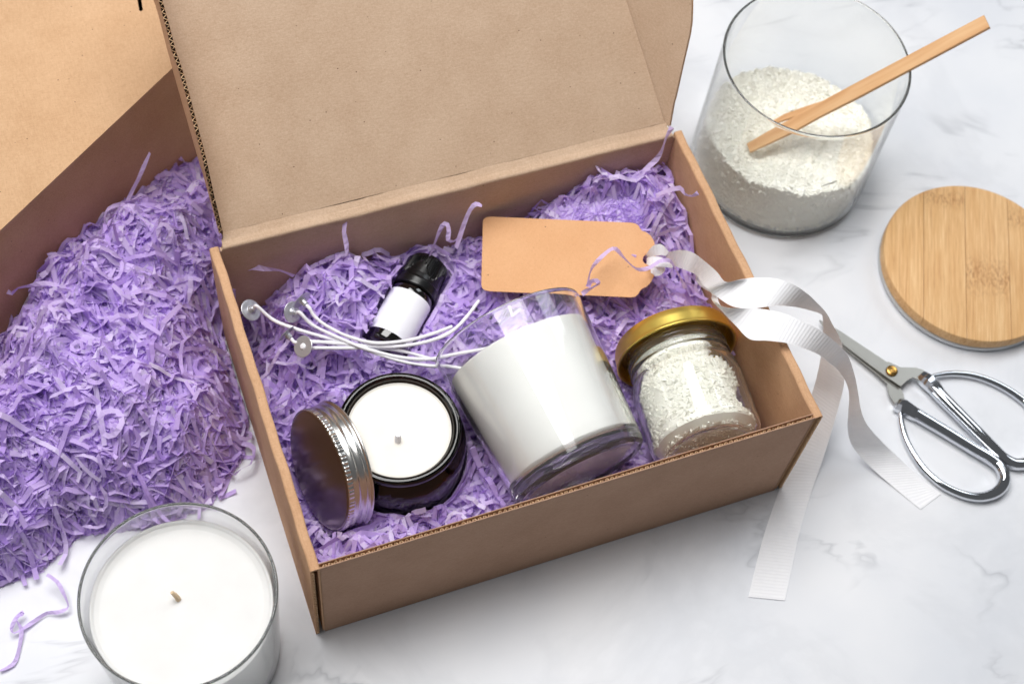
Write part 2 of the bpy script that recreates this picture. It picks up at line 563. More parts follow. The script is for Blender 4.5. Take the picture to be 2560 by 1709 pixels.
# hinge band: rolled score between wall and lid
prof = rounded([(20.50, 9.9), (20.50, 10.28), (21.0, 10.40), tuple((LID0 + LD * 0.35)[1:])], [0, 0.2, 0.12, 0], 5)
xs = np.linspace(0.62, 29.38, 90)
V, F = [], []
rng = np.random.default_rng(11)
wob = np.convolve(rng.standard_normal(100), np.ones(6) / 6, 'same')[:90] * 0.045
for i, x in enumerate(xs):
    for k, (y, z) in enumerate(prof):
        s = 0.35 + 0.65 * math.sin(k * 1.1) ** 2
        V.append((x + (0.35 * k / len(prof) if i == 0 else 0) - (0.3 * k / len(prof) if i == 89 else 0), y + wob[i] * s * 0.5, z + wob[i] * s))
n = len(prof)
F = [(i * n + k, i * n + k + 1, (i + 1) * n + k + 1, (i + 1) * n + k) for i in range(89) for k in range(n - 1)]
hv = len(V)
V += [(x, y + 0.2, z - 0.12) for (x, y, z) in V[:hv]]
F += [tuple(hv + q for q in f[::-1]) for f in F]
mesh_obj("hinge", V, F, M['kraft_in'], ship, ang=60)


def lidp(x, tt, h=0.0): return np.array([x, 0, 0]) + LID0 + LD * tt + LN * h


def lid_xt(u, v, h=0.0):
    X = at_plane(u, v, LID0 + LN * h, LN)
    return X, float(np.dot(X - LID0 - LN * h, LD))


LT = 20.6
lid = corr_panel("lid", [lidp(0.80, 0.36), lidp(29.02, 0.36), lidp(26.45, LT), lidp(0.45, LT)], -LN, 0.30, M['kraft_in'], M['kraft_out'], [], ship)
# right dust flap, outline taken along its cut edge
fl = [lidp(29.10, 0.42)]
edge_px = [(1673, 318), (1683, 262), (1689, 240), (1699, 195), (1708, 155), (1718, 112), (1724, 85), (1728, 55), (1729, 20), (1729, 0)]
hinge_dir = nrm(lidp(26.45, LT) - lidp(29.02, 0.36)); hp = lidp(29.05, 0.40)
Mrot = np.array(Matrix.Rotation(math.radians(45), 3, Vector(hinge_dir.tolist())))      # flap tipped forward about the crease
if np.dot(Mrot @ np.array([1.0, 0, 0]), LN) < 0: Mrot = Mrot.T
NF = Mrot @ LN
rp = [at_plane(u, v, hp, NF) for u, v in edge_px]
EF = nrm(np.cross(NF, hinge_dir)); EF = EF if EF[0] > 0 else -EF
last = rp[-1]
tl = np.dot(last - hp, hinge_dir)
outer = rp + [last + hinge_dir * 2.5 - EF * 0.1, last + hinge_dir * 5 - EF * 1.2]
outer += [hp + hinge_dir * (tl + 5.2) - EF * 0.03 - LN * 0.06]
polyf = [hp - EF * 0.03 - LN * 0.06] + outer
ne = len(polyf)
corr_panel("lid_flap", polyf, -(Mrot @ LN), 0.30, M['kraft_in'], M['kraft_out'], [(i, i + 1) for i in range(1, ne - 2)], ship)
# left dust flap folded up towards the viewer, seen along its cut edge
stL = [(545, 0, 1), (620, 220, 1), (700, 540, 1), (848, 1100, 1), (980, 1568, 1)]
base = [(300 + x / 6.535, y / 6.535) for x, y, _ in stL] + [(400 + x / 5.6, 360 + y / 5.6) for x, y in [(550, 270), (620, 480), (690, 720), (740, 900), (790, 1120), (835, 1275)]]
free = [(300 + x / 6.535, y / 6.535) for x, y in [(625, 0), (690, 230), (760, 480), (800, 640), (850, 850), (930, 1060), (1000, 1280), (1060, 1500)]] + \
       [(400 + x / 5.6, 360 + y / 5.6) for x, y in [(600, 230), (640, 420), (680, 600), (720, 790), (760, 940), (800, 1130), (838, 1280)]]


def flap_h(tt): return min(3.0, 0.25 + 0.75 * max(tt, 0.0) ** 0.8)


bx_, bt = zip(*sorted([(lid_xt(u, v)[1], lid_xt(u, v)[0][0]) for u, v in base]))
fx_t = []
for u, v in free:
    hh = 1.5
    for _ in range(6):
        X, tt = lid_xt(u, v, hh); hh = flap_h(tt)
    fx_t.append((tt, X[0]))
fx_t.sort(); ft, fx = zip(*fx_t)
ts = np.concatenate([np.linspace(0.3, 14, 24), [16, 18, 20.4]])
V, F = [], []
VL, FL = [], []
rng = np.random.default_rng(21)
for i, tt in enumerate(ts):
    xb = np.interp(tt, bx_, bt); xf = np.interp(tt, ft, fx); h = flap_h(tt)
    for k in range(5):
        q = k / 4
        V.append(lidp(xb + (xf - xb) * q, tt, h * q))
    for k in range(5):
        q = k / 4
        VL.append(lidp(xb + (xf - xb) * q + 0.21, tt, h * q))
n5 = 5
for i in range(len(ts) - 1):
    for k in range(4): F.append((i * 5 + k, i * 5 + k + 1, i * 5 + 6 + k, i * 5 + 5 + k))
flap = mesh_obj("lid_flap", V, F, M['kraft_out'], ship, ang=60)
mesh_obj("liner", VL, [f[::-1] for f in F], M['kraft_in'], flap, ang=60)
Vv, Ff = [], []
tt = 0.3; k = 0
while tt < 20.3:
    xf = np.interp(tt, ft, fx); h = flap_h(tt)
    dx = 0.105 + 0.085 * math.sin(2 * math.pi * tt / 0.30 + 0.5 * math.sin(tt * 2.1))
    sl_ = 0.085 * 2 * math.pi / 0.30 * math.cos(2 * math.pi * tt / 0.30 + 0.5 * math.sin(tt * 2.1)); nl_ = math.hypot(1, sl_)
    ox, ot = 0.022 / nl_, -0.022 * sl_ / nl_; ht_ = h - 0.05 * rng.random() - (0.16 if (tt < 8 and math.sin(tt * 3) < 0.5) or math.sin(tt * 5.3) > 0.75 else 0)
    Vv += [lidp(xf + dx + ox, tt + ot, max(0.05, h - 0.5)), lidp(xf + dx + ox, tt + ot, ht_), lidp(xf + dx - ox, tt - ot, ht_), lidp(xf + dx - ox, tt - ot, max(0.05, h - 0.5))]
    if k:
        for e_ in range(3): Ff.append((4 * k - 4 + e_, 4 * k - 3 + e_, 4 * k + 1 + e_, 4 * k + e_))
    k += 1; tt += 0.03
mesh_obj("flute", Vv, Ff, M['flute'], flap, ang=180)

# ------------------------------------------------------------------ closed box behind
KA = math.radians(35.8)
E1 = np.array([-math.cos(KA), -math.sin(KA), 0]); E2 = np.array([-math.sin(KA), math.cos(KA), 0]); ZZ = np.array([0, 0, 1.0])
K = np.array([1.736, 34.02, 0]) - E1 * 4.2
H2 = 11.12
cb = thing("closed_box", K + E1 * 15 + E2 * 10, "closed brown cardboard mailer box with a slot in its lid behind the purple shred heap", "box")


def kp(a, b, z): return K + E1 * a + E2 * b + ZZ * z


V, F = prism([kp(0.05, 0.0, 0), kp(30, 0.0, 0), kp(30, 0.28, 0), kp(0.05, 0.28, 0)], ZZ * (H2 - 0.02))
mesh_obj("front_wall", V, F, M['kraft_out'], cb, smooth=False)
V, F = prism([kp(0, 0.3, 0), kp(0.28, 0.3, 0), kp(0.28, 21, 0), kp(0, 21, 0)], ZZ * (H2 - 0.32)); mesh_obj("side_wall", V, F, M['kraft_out'], cb, smooth=False)
V, F = prism([kp(29.7, 0.3, 0), kp(30, 0.3, 0), kp(30, 21, 0), kp(29.7, 21, 0)], ZZ * (H2 - 0.32)); mesh_obj("side_wall", V, F, M['kraft_out'], cb, smooth=False)
V, F = prism([kp(0.3, 20.7, 0), kp(29.7, 20.7, 0), kp(29.7, 21, 0), kp(0.3, 21, 0)], ZZ * (H2 - 0.32)); mesh_obj("back_wall", V, F, M['kraft_out'], cb, smooth=False)
V, F = prism([kp(0.3, 0.3, 0.1), kp(29.7, 0.3, 0.1), kp(29.7, 20.7, 0.1), kp(0.3, 20.7, 0.1)], ZZ * 0.2); mesh_obj("floor_panel", V, F, M['kraft_in'], cb, smooth=False)
# lid with a real slot
sa = at(346.5, -12, H2); sb = at(352.5, 26, H2)


def to_ab(X): d = X - K; return np.array([np.dot(d, E1), np.dot(d, E2)])


A2, B2 = to_ab(sa), to_ab(sb)
dsl = nrm(np.append(B2 - A2, 0))[:2]; A2 = A2 - dsl * 1.2; nsl = np.array([-dsl[1], dsl[0]]) * 0.13
hole = [A2 + nsl, A2 - nsl, B2 - nsl * 0.9, B2 + dsl * 0.1, B2 + nsl * 0.9]
out = [np.array(q) for q in [(0, -0.02), (30, -0.02), (30, 21), (0, 21)]]
import bmesh
bm = bmesh.new()
ov = [bm.verts.new((kp(q[0], q[1], H2) * S).tolist()) for q in out]; iv = [bm.verts.new((kp(q[0], q[1], H2) * S).tolist()) for q in hole]
es = [bm.edges.new((ov[i], ov[(i + 1) % 4])) for i in range(4)] + [bm.edges.new((iv[i], iv[(i + 1) % 5])) for i in range(5)]
bmesh.ops.triangle_fill(bm, use_beauty=True, use_dissolve=False, edges=es)
for f in bm.faces[:]:
    c = np.array(f.calc_center_median()) / S; q = to_ab(c)
    if abs(np.dot(q - (A2 + B2) / 2, dsl)) < np.linalg.norm(B2 - A2) / 2 and abs(np.dot(q - (A2 + B2) / 2, nsl / 0.13)) < 0.1: bm.faces.remove(f)
r = bmesh.ops.extrude_face_region(bm, geom=bm.faces[:])
bmesh.ops.translate(bm, verts=[e for e in r['geom'] if isinstance(e, bmesh.types.BMVert)], vec=(0, 0, -0.28 * S))
bmesh.ops.recalc_face_normals(bm, faces=bm.faces)
bmesh.ops.translate(bm, verts=bm.verts, vec=(-cb.location))
me = bpy.data.meshes.new("lid"); bm.to_mesh(me); bm.free(); me.materials.append(M['kraft_box2'])
lo_ = bpy.data.objects.new("lid", me); COL.objects.link(lo_); lo_.parent = cb

# ------------------------------------------------------------------ candle jar at lower left
cj = (-6.72, 1.27, 0)
t = thing("glass_candle", cj, "white candle in a clear glass tumbler standing on the marble beside the purple shred", "candle")
pr = [(0, 0.02), (4.55, 0.02), (4.72, 0.12), (4.80, 0.4), (5.12, 9.2), (5.145, 9.34), (5.135, 9.43), (5.09, 9.49), (5.05, 9.5), (5.01, 9.48), (4.975, 9.42), (4.97, 9.34), (4.975, 9.2), (4.66, 1.2), (4.4, 0.95), (0, 0.9)]
mesh_obj("glass", *lathe(pr, cj, seg=128), M['glass_candle'], t, ang=60)


def waxr(rmax, z): return rmax


pr = [(0, 0.95), (4.35, 1.0), (4.55, 1.3), (4.80, 7.75), (4.72, 7.80), (4.6, 7.68), (4.3, 7.62), (3.0, 7.60), (1.4, 7.55), (0.5, 7.48), (0, 7.46)]
mesh_obj("wax", *lathe(pr, cj, seg=96), M['wax_top'], t, ang=80)
wp = at(446, 1497, 7.5)
mesh_obj("wick", *tube([wp, wp + np.array([-0.03, 0.03, 0.25]), wp + np.array([-0.10, 0.10, 0.5]), wp + np.array([-0.22, 0.2, 0.72])], [0.15, 0.14, 0.13, 0.10], 10), M['wick_used'], t)

# ------------------------------------------------------------------ amber jar candle
aj = (7.53, 8.13, 0.5)
t = thing("amber_candle", aj, "open dark amber jar candle with cream wax in the front left of the box", "candle")
pr = rounded([(0, 0.0), (3.6, 0.0), (3.95, 0.4), (3.95, 4.7), (3.55, 5.35), (3.42, 5.5), (3.42, 5.75), (3.6, 5.85), (3.6, 6.15), (3.52, 6.32), (3.3, 6.36), (3.12, 6.25), (3.08, 5.4), (3.5, 4.4), (3.55, 0.6), (0, 0.45)], [0, .2, .25, .5, .15, .08, .08, .08, .1, .08, .12, .1, .3, .3, .2, 0], 4)
mesh_obj("jar", *lathe(pr, aj, seg=128), M['amber'], t, ang=60)
pr = [(0, 0.5), (3.45, 0.6), (3.44, 4.35), (3.03, 5.4), (3.02, 5.98), (2.9, 5.90), (2.0, 5.86), (0.6, 5.82), (0, 5.8)]
mesh_obj("wax", *lathe(pr, aj, seg=96), M['cream'], t, ang=80)
wp = at(600 + 1105 / 2.8, 880 + 620 / 2.8, 6.3)
mesh_obj("wick", *tube([wp, wp + np.array([0.0, 0.02, 0.35]), wp + np.array([0.03, 0.08, 0.62])], [0.20, 0.19, 0.16], 8), M['wick'], t, ang=50)

# ------------------------------------------------------------------ aluminium lid leaning on the amber jar
to = np.array([2.55, 7.88, 4.5]); ta = np.array([-0.956, -0.142, 0.255])
t = thing("tin_lid", (3.2, 8, 0.9), "silver screw lid standing on edge against the amber jar", "jar lid")
pr = rounded([(0, 0), (3.52, 0), (3.64, -0.1), (3.64, -0.42), (3.6, -0.5)], [0, 0.06, 0.08, 0.05, 0], 4)
M['lid_face'] = simple("darkened_lid_face", (152, 146, 142), 0.24, 1.0)  # face aluminium darkened in colour, standing in for the dark wall's reflection
mesh_obj("lid_top", *lathe(pr[:-6], to, ta, 120), M['lid_face'], t, ang=50)
pr2 = rounded([(3.62, -0.07), (3.655, -0.12), (3.655, -0.40), (3.60, -0.46)], 0.02, 2)
mesh_obj("knurl", *lathe(pr2, to, ta, 360, rfun=lambda i, r, tt: r + (0.035 if 1 <= i <= 5 else 0) * (1 if math.sin(tt * 90) > 0 else -0.4)), M['alu'], t, ang=40)
pr3 = rounded([(3.60, -0.46), (3.62, -0.55), (3.70, -0.70), (3.62, -0.86), (3.66, -1.02), (3.74, -1.15), (3.68, -1.30), (3.72, -1.42), (3.84, -1.50), (3.84, -1.60), (3.72, -1.60), (3.60, -1.50), (3.55, -0.3), (3.3, -0.1), (0, -0.1)], 0.06, 3)
mesh_obj("rim", *lathe(pr3, to, ta, 120), M['alu'], t, ang=55)

# ------------------------------------------------------------------ dark dropper bottle
bo = np.array([9.03, 14.93, 4.6]); ba = nrm([0.698, 0.713, 0.072])
t = thing("oil_bottle", (10.5, 16.4, 3.2), "small dark bottle with blank white label and ribbed black cap lying in the shred", "bottle")
pr = rounded([(0, -0.62), (1.05, -0.72), (1.30, -0.5), (1.36, -0.1), (1.36, 3.35), (1.05, 3.85), (0.9, 4.0), (0.9, 4.3), (0, 4.3)], [0, .2, .2, .1, .35, .15, .05, .05, 0], 4)
mesh_obj("bottle_body", *lathe(pr, bo, ba, 64), M['dark_glass'], t, ang=50)
mesh_obj("label_wrap", *lathe([(1.365, 0.0), (1.385, 0.004), (1.385, 2.99), (1.365, 3.0)], bo, ba, 96), M['label'], t, ang=50)
# cap: smooth flared skirt, then ribbed barrel with arched cut
pr = rounded([(1.1, 3.52), (1.40, 3.52), (1.43, 3.60), (1.42, 4.05), (1.36, 4.12), (1.33, 4.16), (1.28, 4.5), (1.1, 4.5)], 0.05, 3)
mesh_obj("cap_collar", *lathe(pr, bo, ba, 64), M['black'], t, ang=45)


def ribf(i, r, tt):
    base = r
    if 0 < i < 14:
        hfrac = i / 14
        arch = 0.5 + 0.5 * math.cos(4 * tt + 0.7)
        if hfrac > 0.10 + 0.6 * arch: base = r + 0.04 * (1 if math.sin(tt * 60) > 0 else -0.3)
        else: base = r - 0.03
    return base


prc = [(1.24, 4.2)] + [(1.31 - 0.12 * i / 14, 4.22 + 1.55 * i / 14) for i in range(1, 14)] + [(1.14, 5.84), (1.02, 5.92), (0.6, 5.94), (0, 5.93)]
mesh_obj("cap", *lathe(prc, bo, ba, 240, rfun=ribf), M['black'], t, ang=30)

# ------------------------------------------------------------------ clear tumbler candle lying in the box
go = np.array([16.85, 2.55, 5.5]); ga = nrm([-0.118, 0.984, 0.117]); GL = 9.95
t = thing("tumbler_candle", (16.5, 7.5, 1.2), "large white candle in a thick based clear tumbler lying in the middle of the box", "candle")
pr = [(0, 0.12), (2.9, 0.10), (3.5, 0.0), (3.9, 0.05), (4.12, 0.25), (4.20, 0.6), (4.78, GL - 0.15), (4.77, GL - 0.04), (4.68, GL), (4.58, GL - 0.05), (4.54, GL - 0.2), (3.90, 1.15), (3.75, 0.92), (3.4, 0.82), (0, 0.80)]
mesh_obj("glass", *lathe(pr, go, ga, 144), M['glass'], t, ang=60)
pr = [(0, 0.86), (3.4, 0.89), (3.70, 0.99), (3.86, 1.25), (3.93, 1.8), (4.37, 8.15), (4.35, 8.28), (4.25, 8.3), (3.5, 8.22), (0, 8.15)]
mesh_obj("wax", *lathe(pr, go, ga, 128), M['wax'], t, ang=60)

# ------------------------------------------------------------------ gold lid jar lying at the right
jo = np.array([24.72, 1.72, 5.4]); ja = nrm([0.113, 0.991, -0.07])
t = thing("gold_lid_jar", (25, 5.5, 1.6), "clear jar of white wax flakes with a gold screw lid lying by the right wall", "jar")
pr = rounded([(0, 0.14), (2.35, 0.10), (2.55, 0.0), (2.75, 0.0), (3.15, 0.25), (3.40, 0.8), (3.42, 4.6), (3.25, 5.25), (3.05, 5.55), (3.05, 5.85), (3.17, 5.95), (3.17, 6.15), (3.02, 6.28), (3.02, 6.5), (3.15, 6.62), (3.15, 6.85), (3.0, 7.0), (3.0, 7.6), (2.8, 7.7), (2.72, 7.6), (2.72, 5.6), (3.0, 5.1), (3.16, 4.5), (3.20, 0.8), (2.8, 0.32), (0, 0.30)],
             [0, .1, .1, .1, .3, .35, .5, .4, .2, .1, .08, .08, .1, .1, .08, .08, .1, .1, .08, .08, .3, .3, .3, .3, .3, 0], 4)
mesh_obj("jar_glass", *lathe(pr, jo, ja, 128), M['glass_jar'], t, ang=60)
pr = rounded([(0, 8.12), (3.45, 8.12), (3.58, 8.02), (3.70, 7.7), (3.76, 7.0), (3.82, 6.86), (3.74, 6.80), (3.6, 6.86), (3.55, 7.9), (0, 7.98)], [0, .1, .12, .2, .1, .05, .05, .05, .1, 0], 4)
mesh_obj("lid", *lathe(pr, jo, ja, 128), M['gold'], t, ang=50)


# ------------------------------------------------------------------ wax flakes
def flake_mass(name, blob, pts, nrmls, rng, size, mat, label):
    V, F = blob; V = [np.array(v) for v in V]; F = list(F)
    for p, nn in zip(pts, nrmls):
        a, u, v = frame_of(nrm(nn + rng.normal(0, 0.8, 3)))
        s = size * (0.45 + 0.7 * rng.random() + (1.0 if rng.random() < 0.06 else 0)); k = rng.integers(3, 6); b = len(V)
        ph = rng.random() * 6.28; asp = 0.45 + 0.5 * rng.random()
        for j in range(k):
            an = ph + 2 * math.pi * j / k
            V.append(p + s * (math.cos(an) * u + asp * math.sin(an) * v) * (0.7 + 0.5 * rng.random()))
        V.append(p + a * s * 0.35)
        V.append(p - a * s * 0.25)
        for j in range(k):
            F.append((b + j, b + (j + 1) % k, b + k)); F.append((b + (j + 1) % k, b + j, b + k + 1))
    o = mesh_obj(name, V, F, mat, None, smooth=False, loc=pts[0] * 0 + np.mean(pts, axis=0))
    tag(o, label, "wax flakes", kind='stuff'); return o


rng = np.random.default_rng(8)
# in the lying jar: fill that leaves a gap on the right side (settled towards the left)
a_, u_, v_ = frame_of(ja)
prof = [(0, 0.36), (2.6, 0.40), (3.06, 0.85), (3.10, 2.0), (3.08, 4.4), (2.9, 5.05), (2.64, 5.5), (2.62, 6.6), (0, 6.7)]
Vb, Fb = lathe([(max(r_ - 0.13, 0), h_ + (0.12 if h_ < 0.5 else 0)) for r_, h_ in prof], jo, ja, 72)
xdir = nrm(np.array([1.0, 0, 0]) - a_ * a_[0]); zdir = nrm(np.array([0, 0, 1.0]) - a_ * a_[2] - xdir * 0)


def settle(P, lim=2.4):
    out = []
    for p in P:
        d = np.array(p) - jo; s = np.dot(d, xdir); h = np.dot(d, a_)
        l = lim + 0.25 * math.sin(h * 2.3) - (0.9 if h > 4.9 else 0) + 0.5 * np.clip(-np.dot(d, zdir) / 3, -1, 1) + (0.45 if h < 1.5 else 0)
        if s > l: p = np.array(p) - xdir * (s - l)
        out.append(p)
    return out


Vb = settle(Vb)
pts, nn = [], []
for _ in range(5200):
    h = 0.9 + 5.6 * rng.random(); an = rng.random() * 6.283
    R = np.interp(h, [x[1] for x in prof], [x[0] for x in prof]) * (1 - 0.015 * rng.random()) - 0.06
    rad = math.cos(an) * u_ + math.sin(an) * v_
    p = settle([jo + a_ * h + rad * R])[0]
    d = p - jo - a_ * np.dot(p - jo, a_)
    if np.linalg.norm(d) > R - 0.05 or rng.random() < 0.9:
        pts.append(p - nrm(d) * 0.03); nn.append(nrm(d))
for _ in range(700):
    r_ = 2.85 * math.sqrt(rng.random()); an = rng.random() * 6.283
    pts.append(settle([jo + a_ * (0.42 + 0.06 * rng.random()) + r_ * (math.cos(an) * u_ + math.sin(an) * v_)])[0]); nn.append(-a_)
flake_mass("wax_flakes", (Vb, Fb), np.array(pts), nn, rng, 0.13, M['flakes'], "white wax flakes filling the jar with the gold lid")

# ------------------------------------------------------------------ big jar at upper right
rj = (39.9, 22.52, 0)
t = thing("glass_jar", rj, "large open clear glass jar half filled with white wax flakes", "jar")
pr = [(0, 0.02), (5.6, 0.02), (5.95, 0.12), (6.12, 0.45), (6.14, 1.0), (6.05, 11.38), (6.08, 11.48), (6.08, 11.57), (6.04, 11.64), (5.98, 11.66), (5.92, 11.63), (5.89, 11.56), (5.90, 11.46), (5.92, 11.38), (5.96, 0.95), (5.7, 0.6), (0, 0.5)]
mesh_obj("glass", *lathe(pr, rj, seg=144), M['glass_jar'], t, ang=60)


def flz(x, y):
    dx, dy = x - rj[0], y - rj[1]; r = math.hypot(dx, dy)
    z = 4.35 - 0.11 * dy - 0.07 * dx
    z += 0.16 * math.sin(dx * 1.1 + 1) * math.cos(dy * 0.9) + 0.06 * math.sin(dx * 2.7 + dy * 1.9) + 0.05 * math.sin(dx * 5.1 - dy * 4.3)
    z += 0.55 * math.exp(-((dx - 3.2) ** 2 + (dy + 1.6) ** 2) / 1.2) - 0.8 * math.exp(-((dx + 2.9) ** 2 + (dy + 1.2) ** 2) / 0.9)
    return z


V, F = [], []
nr, ns = 34, 110
for i in range(nr + 1):
    r = 5.68 * i / nr
    for k in range(ns):
        an = 2 * math.pi * k / ns; x = rj[0] + r * math.cos(an); y = rj[1] + r * math.sin(an)
        V.append((x, y, flz(x, y)))
for i in range(nr):
    for k in range(ns): F.append((i * ns + k, (i + 1) * ns + k, (i + 1) * ns + (k + 1) % ns, i * ns + (k + 1) % ns))
b0 = len(V)
for z_, r_ in ((3.0, 5.68), (1.2, 5.68), (0.75, 5.5), (0.6, 5.0)):
    for k in range(ns):
        an = 2 * math.pi * k / ns
        V.append((rj[0] + r_ * math.cos(an), rj[1] + r_ * math.sin(an), z_))
for i in range(4):
    A = nr * ns if i == 0 else b0 + (i - 1) * ns
    B = b0 + i * ns
    for k in range(ns): F.append((A + k, B + k, B + (k + 1) % ns, A + (k + 1) % ns))
pts, nn = [], []
for _ in range(13000):
    r = 5.78 * math.sqrt(rng.random()); an = rng.random() * 6.283
    x = rj[0] + r * math.cos(an); y = rj[1] + r * math.sin(an)
    pts.append(np.array([x, y, flz(x, y) + rng.random() * 0.08])); nn.append(np.array([0, 0, 1.0]))
for _ in range(9000):
    an = rng.random() * 6.283; x = math.cos(an); y = math.sin(an)
    top = flz(rj[0] + 5.8 * x, rj[1] + 5.8 * y); z = 0.7 + (top - 0.7) * rng.random()
    pts.append(np.array([rj[0] + (5.74 - 0.05 * rng.random()) * x, rj[1] + (5.74 - 0.05 * rng.random()) * y, z])); nn.append(np.array([x, y, 0]))
for _ in range(26):      # loose chunks
    r = 5.0 * math.sqrt(rng.random()); an = rng.random() * 6.283
    x = rj[0] + r * math.cos(an); y = rj[1] + r * math.sin(an)
    pass
flake_mass("wax_flakes", (V, F), np.array(pts), nn, rng, 0.125, M['flakes'], "white wax flakes heaped in the large open glass jar")
# a chip stuck to the inside of the glass
cc = at(2058, 425, 6.2); cdir = nrm(np.array([cc[0] - rj[0], cc[1] - rj[1], 0])); cc = np.array([rj[0], rj[1], 0]) + cdir * 5.80 + np.array([0, 0, 6.2])
tn = np.cross([0, 0, 1.0], cdir)
V, F = prism([cc + tn * -0.5 + np.array([0, 0, -.22]), cc + tn * 0.1 + np.array([0, 0, -.1]), cc + tn * 0.25 + np.array([0, 0, -.16]), cc + tn * 0.52 + np.array([0, 0, .1]), cc + tn * 0.45 + np.array([0, 0, .24]), cc + tn * -0.1 + np.array([0, 0, .08]), cc + tn * -0.5 + np.array([0, 0, -.08])], -cdir * 0.06)
o = mesh_obj("wax_chip", V, F, M['flakes'], None, smooth=False, loc=cc); tag(o, "thin white wax chip stuck inside the large jar above its flakes", "wax chip")

# ------------------------------------------------------------------ wooden tongs in the big jar
pA = np.array([36.35, 21.65, 4.7]); pR = np.array([45.45, 20.42, 11.98]); dirT = nrm(pR - pA)
pB = pA + dirT * ((15.2 - pA[2]) / dirT[2])
t = thing("wooden_tongs", pA, "wooden tongs with forked tip resting on the rim of the large jar", "tongs")
viewv = nrm(CAM - (pA + pB) / 2)
sw0 = nrm(np.cross(dirT, viewv)); up0 = np.cross(sw0, dirT); sw = nrm(sw0 * math.cos(0.42) + up0 * math.sin(0.42)); up = np.cross(sw, dirT)
Ltot = np.linalg.norm(pB - pA)
M['tongs'] = wood("beech_wood", (200, 146, 96), (219, 170, 120), (231, 190, 143), (1, 1, 1), 0.5)
nt_ = M['tongs'].node_tree; mpn = [n for n in nt_.nodes if n.bl_idname == 'ShaderNodeMapping'][0]
mpn.vector_type = 'TEXTURE'; mpn.inputs['Scale'].default_value = (S * 14, S, S)
mpn.inputs['Rotation'].default_value = tuple(Matrix([[dirT[i], sw[i], up[i]] for i in range(3)]).to_euler())



def bar(stations):
    V, F = [], []
    for (s, off, hw, ht, lift) in stations:
        c = pA + dirT * s + sw * off + up * lift
        b = 0.04
        for (a, q) in ((-hw, -ht + b), (-hw + b, -ht), (hw - b, -ht), (hw, -ht + b), (hw, ht - b), (hw - b, ht), (-hw + b, ht), (-hw, ht - b)):
            V.append(c + sw * a + up * q)
    n = len(stations)
    for i in range(n - 1):
        for k in range(8): F.append((i * 8 + k, i * 8 + (k + 1) % 8, (i + 1) * 8 + (k + 1) % 8, (i + 1) * 8 + k))
    F.append(tuple(range(8))[::-1]); F.append(tuple((n - 1) * 8 + k for k in range(8)))
    return V, F


mesh_obj("arm", *bar([(0, -0.04, 0.34, 0.10, 0), (1.5, -0.02, 0.42, 0.13, 0), (3.2, 0.04, 0.46, 0.14, 0.02), (5.0, 0.0, 0.44, 0.15, 0), (6.0, -0.02, 0.47, 0.16, 0), (8, 0, 0.49, 0.17, 0), (Ltot, 0, 0.46, 0.17, 0)]), M['tongs'], t, ang=30)
mesh_obj("arm", *bar([(2.1, -1.02, 0.14, 0.10, -0.45), (3.0, -0.95, 0.22, 0.12, -0.45), (4.2, -0.70, 0.26, 0.13, -0.42), (5.6, -0.42, 0.26, 0.12, -0.38), (7.0, -0.26, 0.28, 0.12, -0.34), (9.5, -0.22, 0.26, 0.12, -0.31)]), M['tongs'], t, ang=30)

# ------------------------------------------------------------------ bamboo lid
lc = np.array([48.95, 10.65, 0]); LR = 6.2
t = thing("bamboo_lid", lc, "round bamboo jar lid with grey silicone seal lying on the marble", "jar lid")
pr = rounded([(0, 0.02), (5.9, 0.02), (6.12, 0.12), (6.2, 0.3), (6.18, 0.52), (6.05, 0.6), (0, 0.6)], 0.06, 3)
mesh_obj("silicone_seal", *lathe(pr, lc, seg=128), M['gasket'], t, ang=40)
ps = (at(2180 + 440 / 3.408, 440 + 800 / 3.408, 1.5), at(2180 + 440 / 3.408, 440 + 300 / 3.408, 1.5), at(2180 + 800 / 3.408, 440 + 800 / 3.408, 1.5), at(2180 + 1172 / 3.408, 440 + 800 / 3.408, 1.5))
gd = nrm(ps[1] - ps[0]); gd[2] = 0; gn = np.array([gd[1], -gd[0], 0])
cuts = [np.dot(p - lc, gn) for p in (ps[0], ps[2], ps[3])]
wd = cuts[1] - cuts[0]
cuts = [-6.3] + ([cuts[0] - wd] if cuts[0] - wd > -6.0 else []) + cuts + ([cuts[2] + wd] if cuts[2] + wd < 6.0 else []) + ([cuts[2] + 2 * wd] if cuts[2] + 2 * wd < 6.0 else []) + [6.3]
gang = math.atan2(gd[1], gd[0])


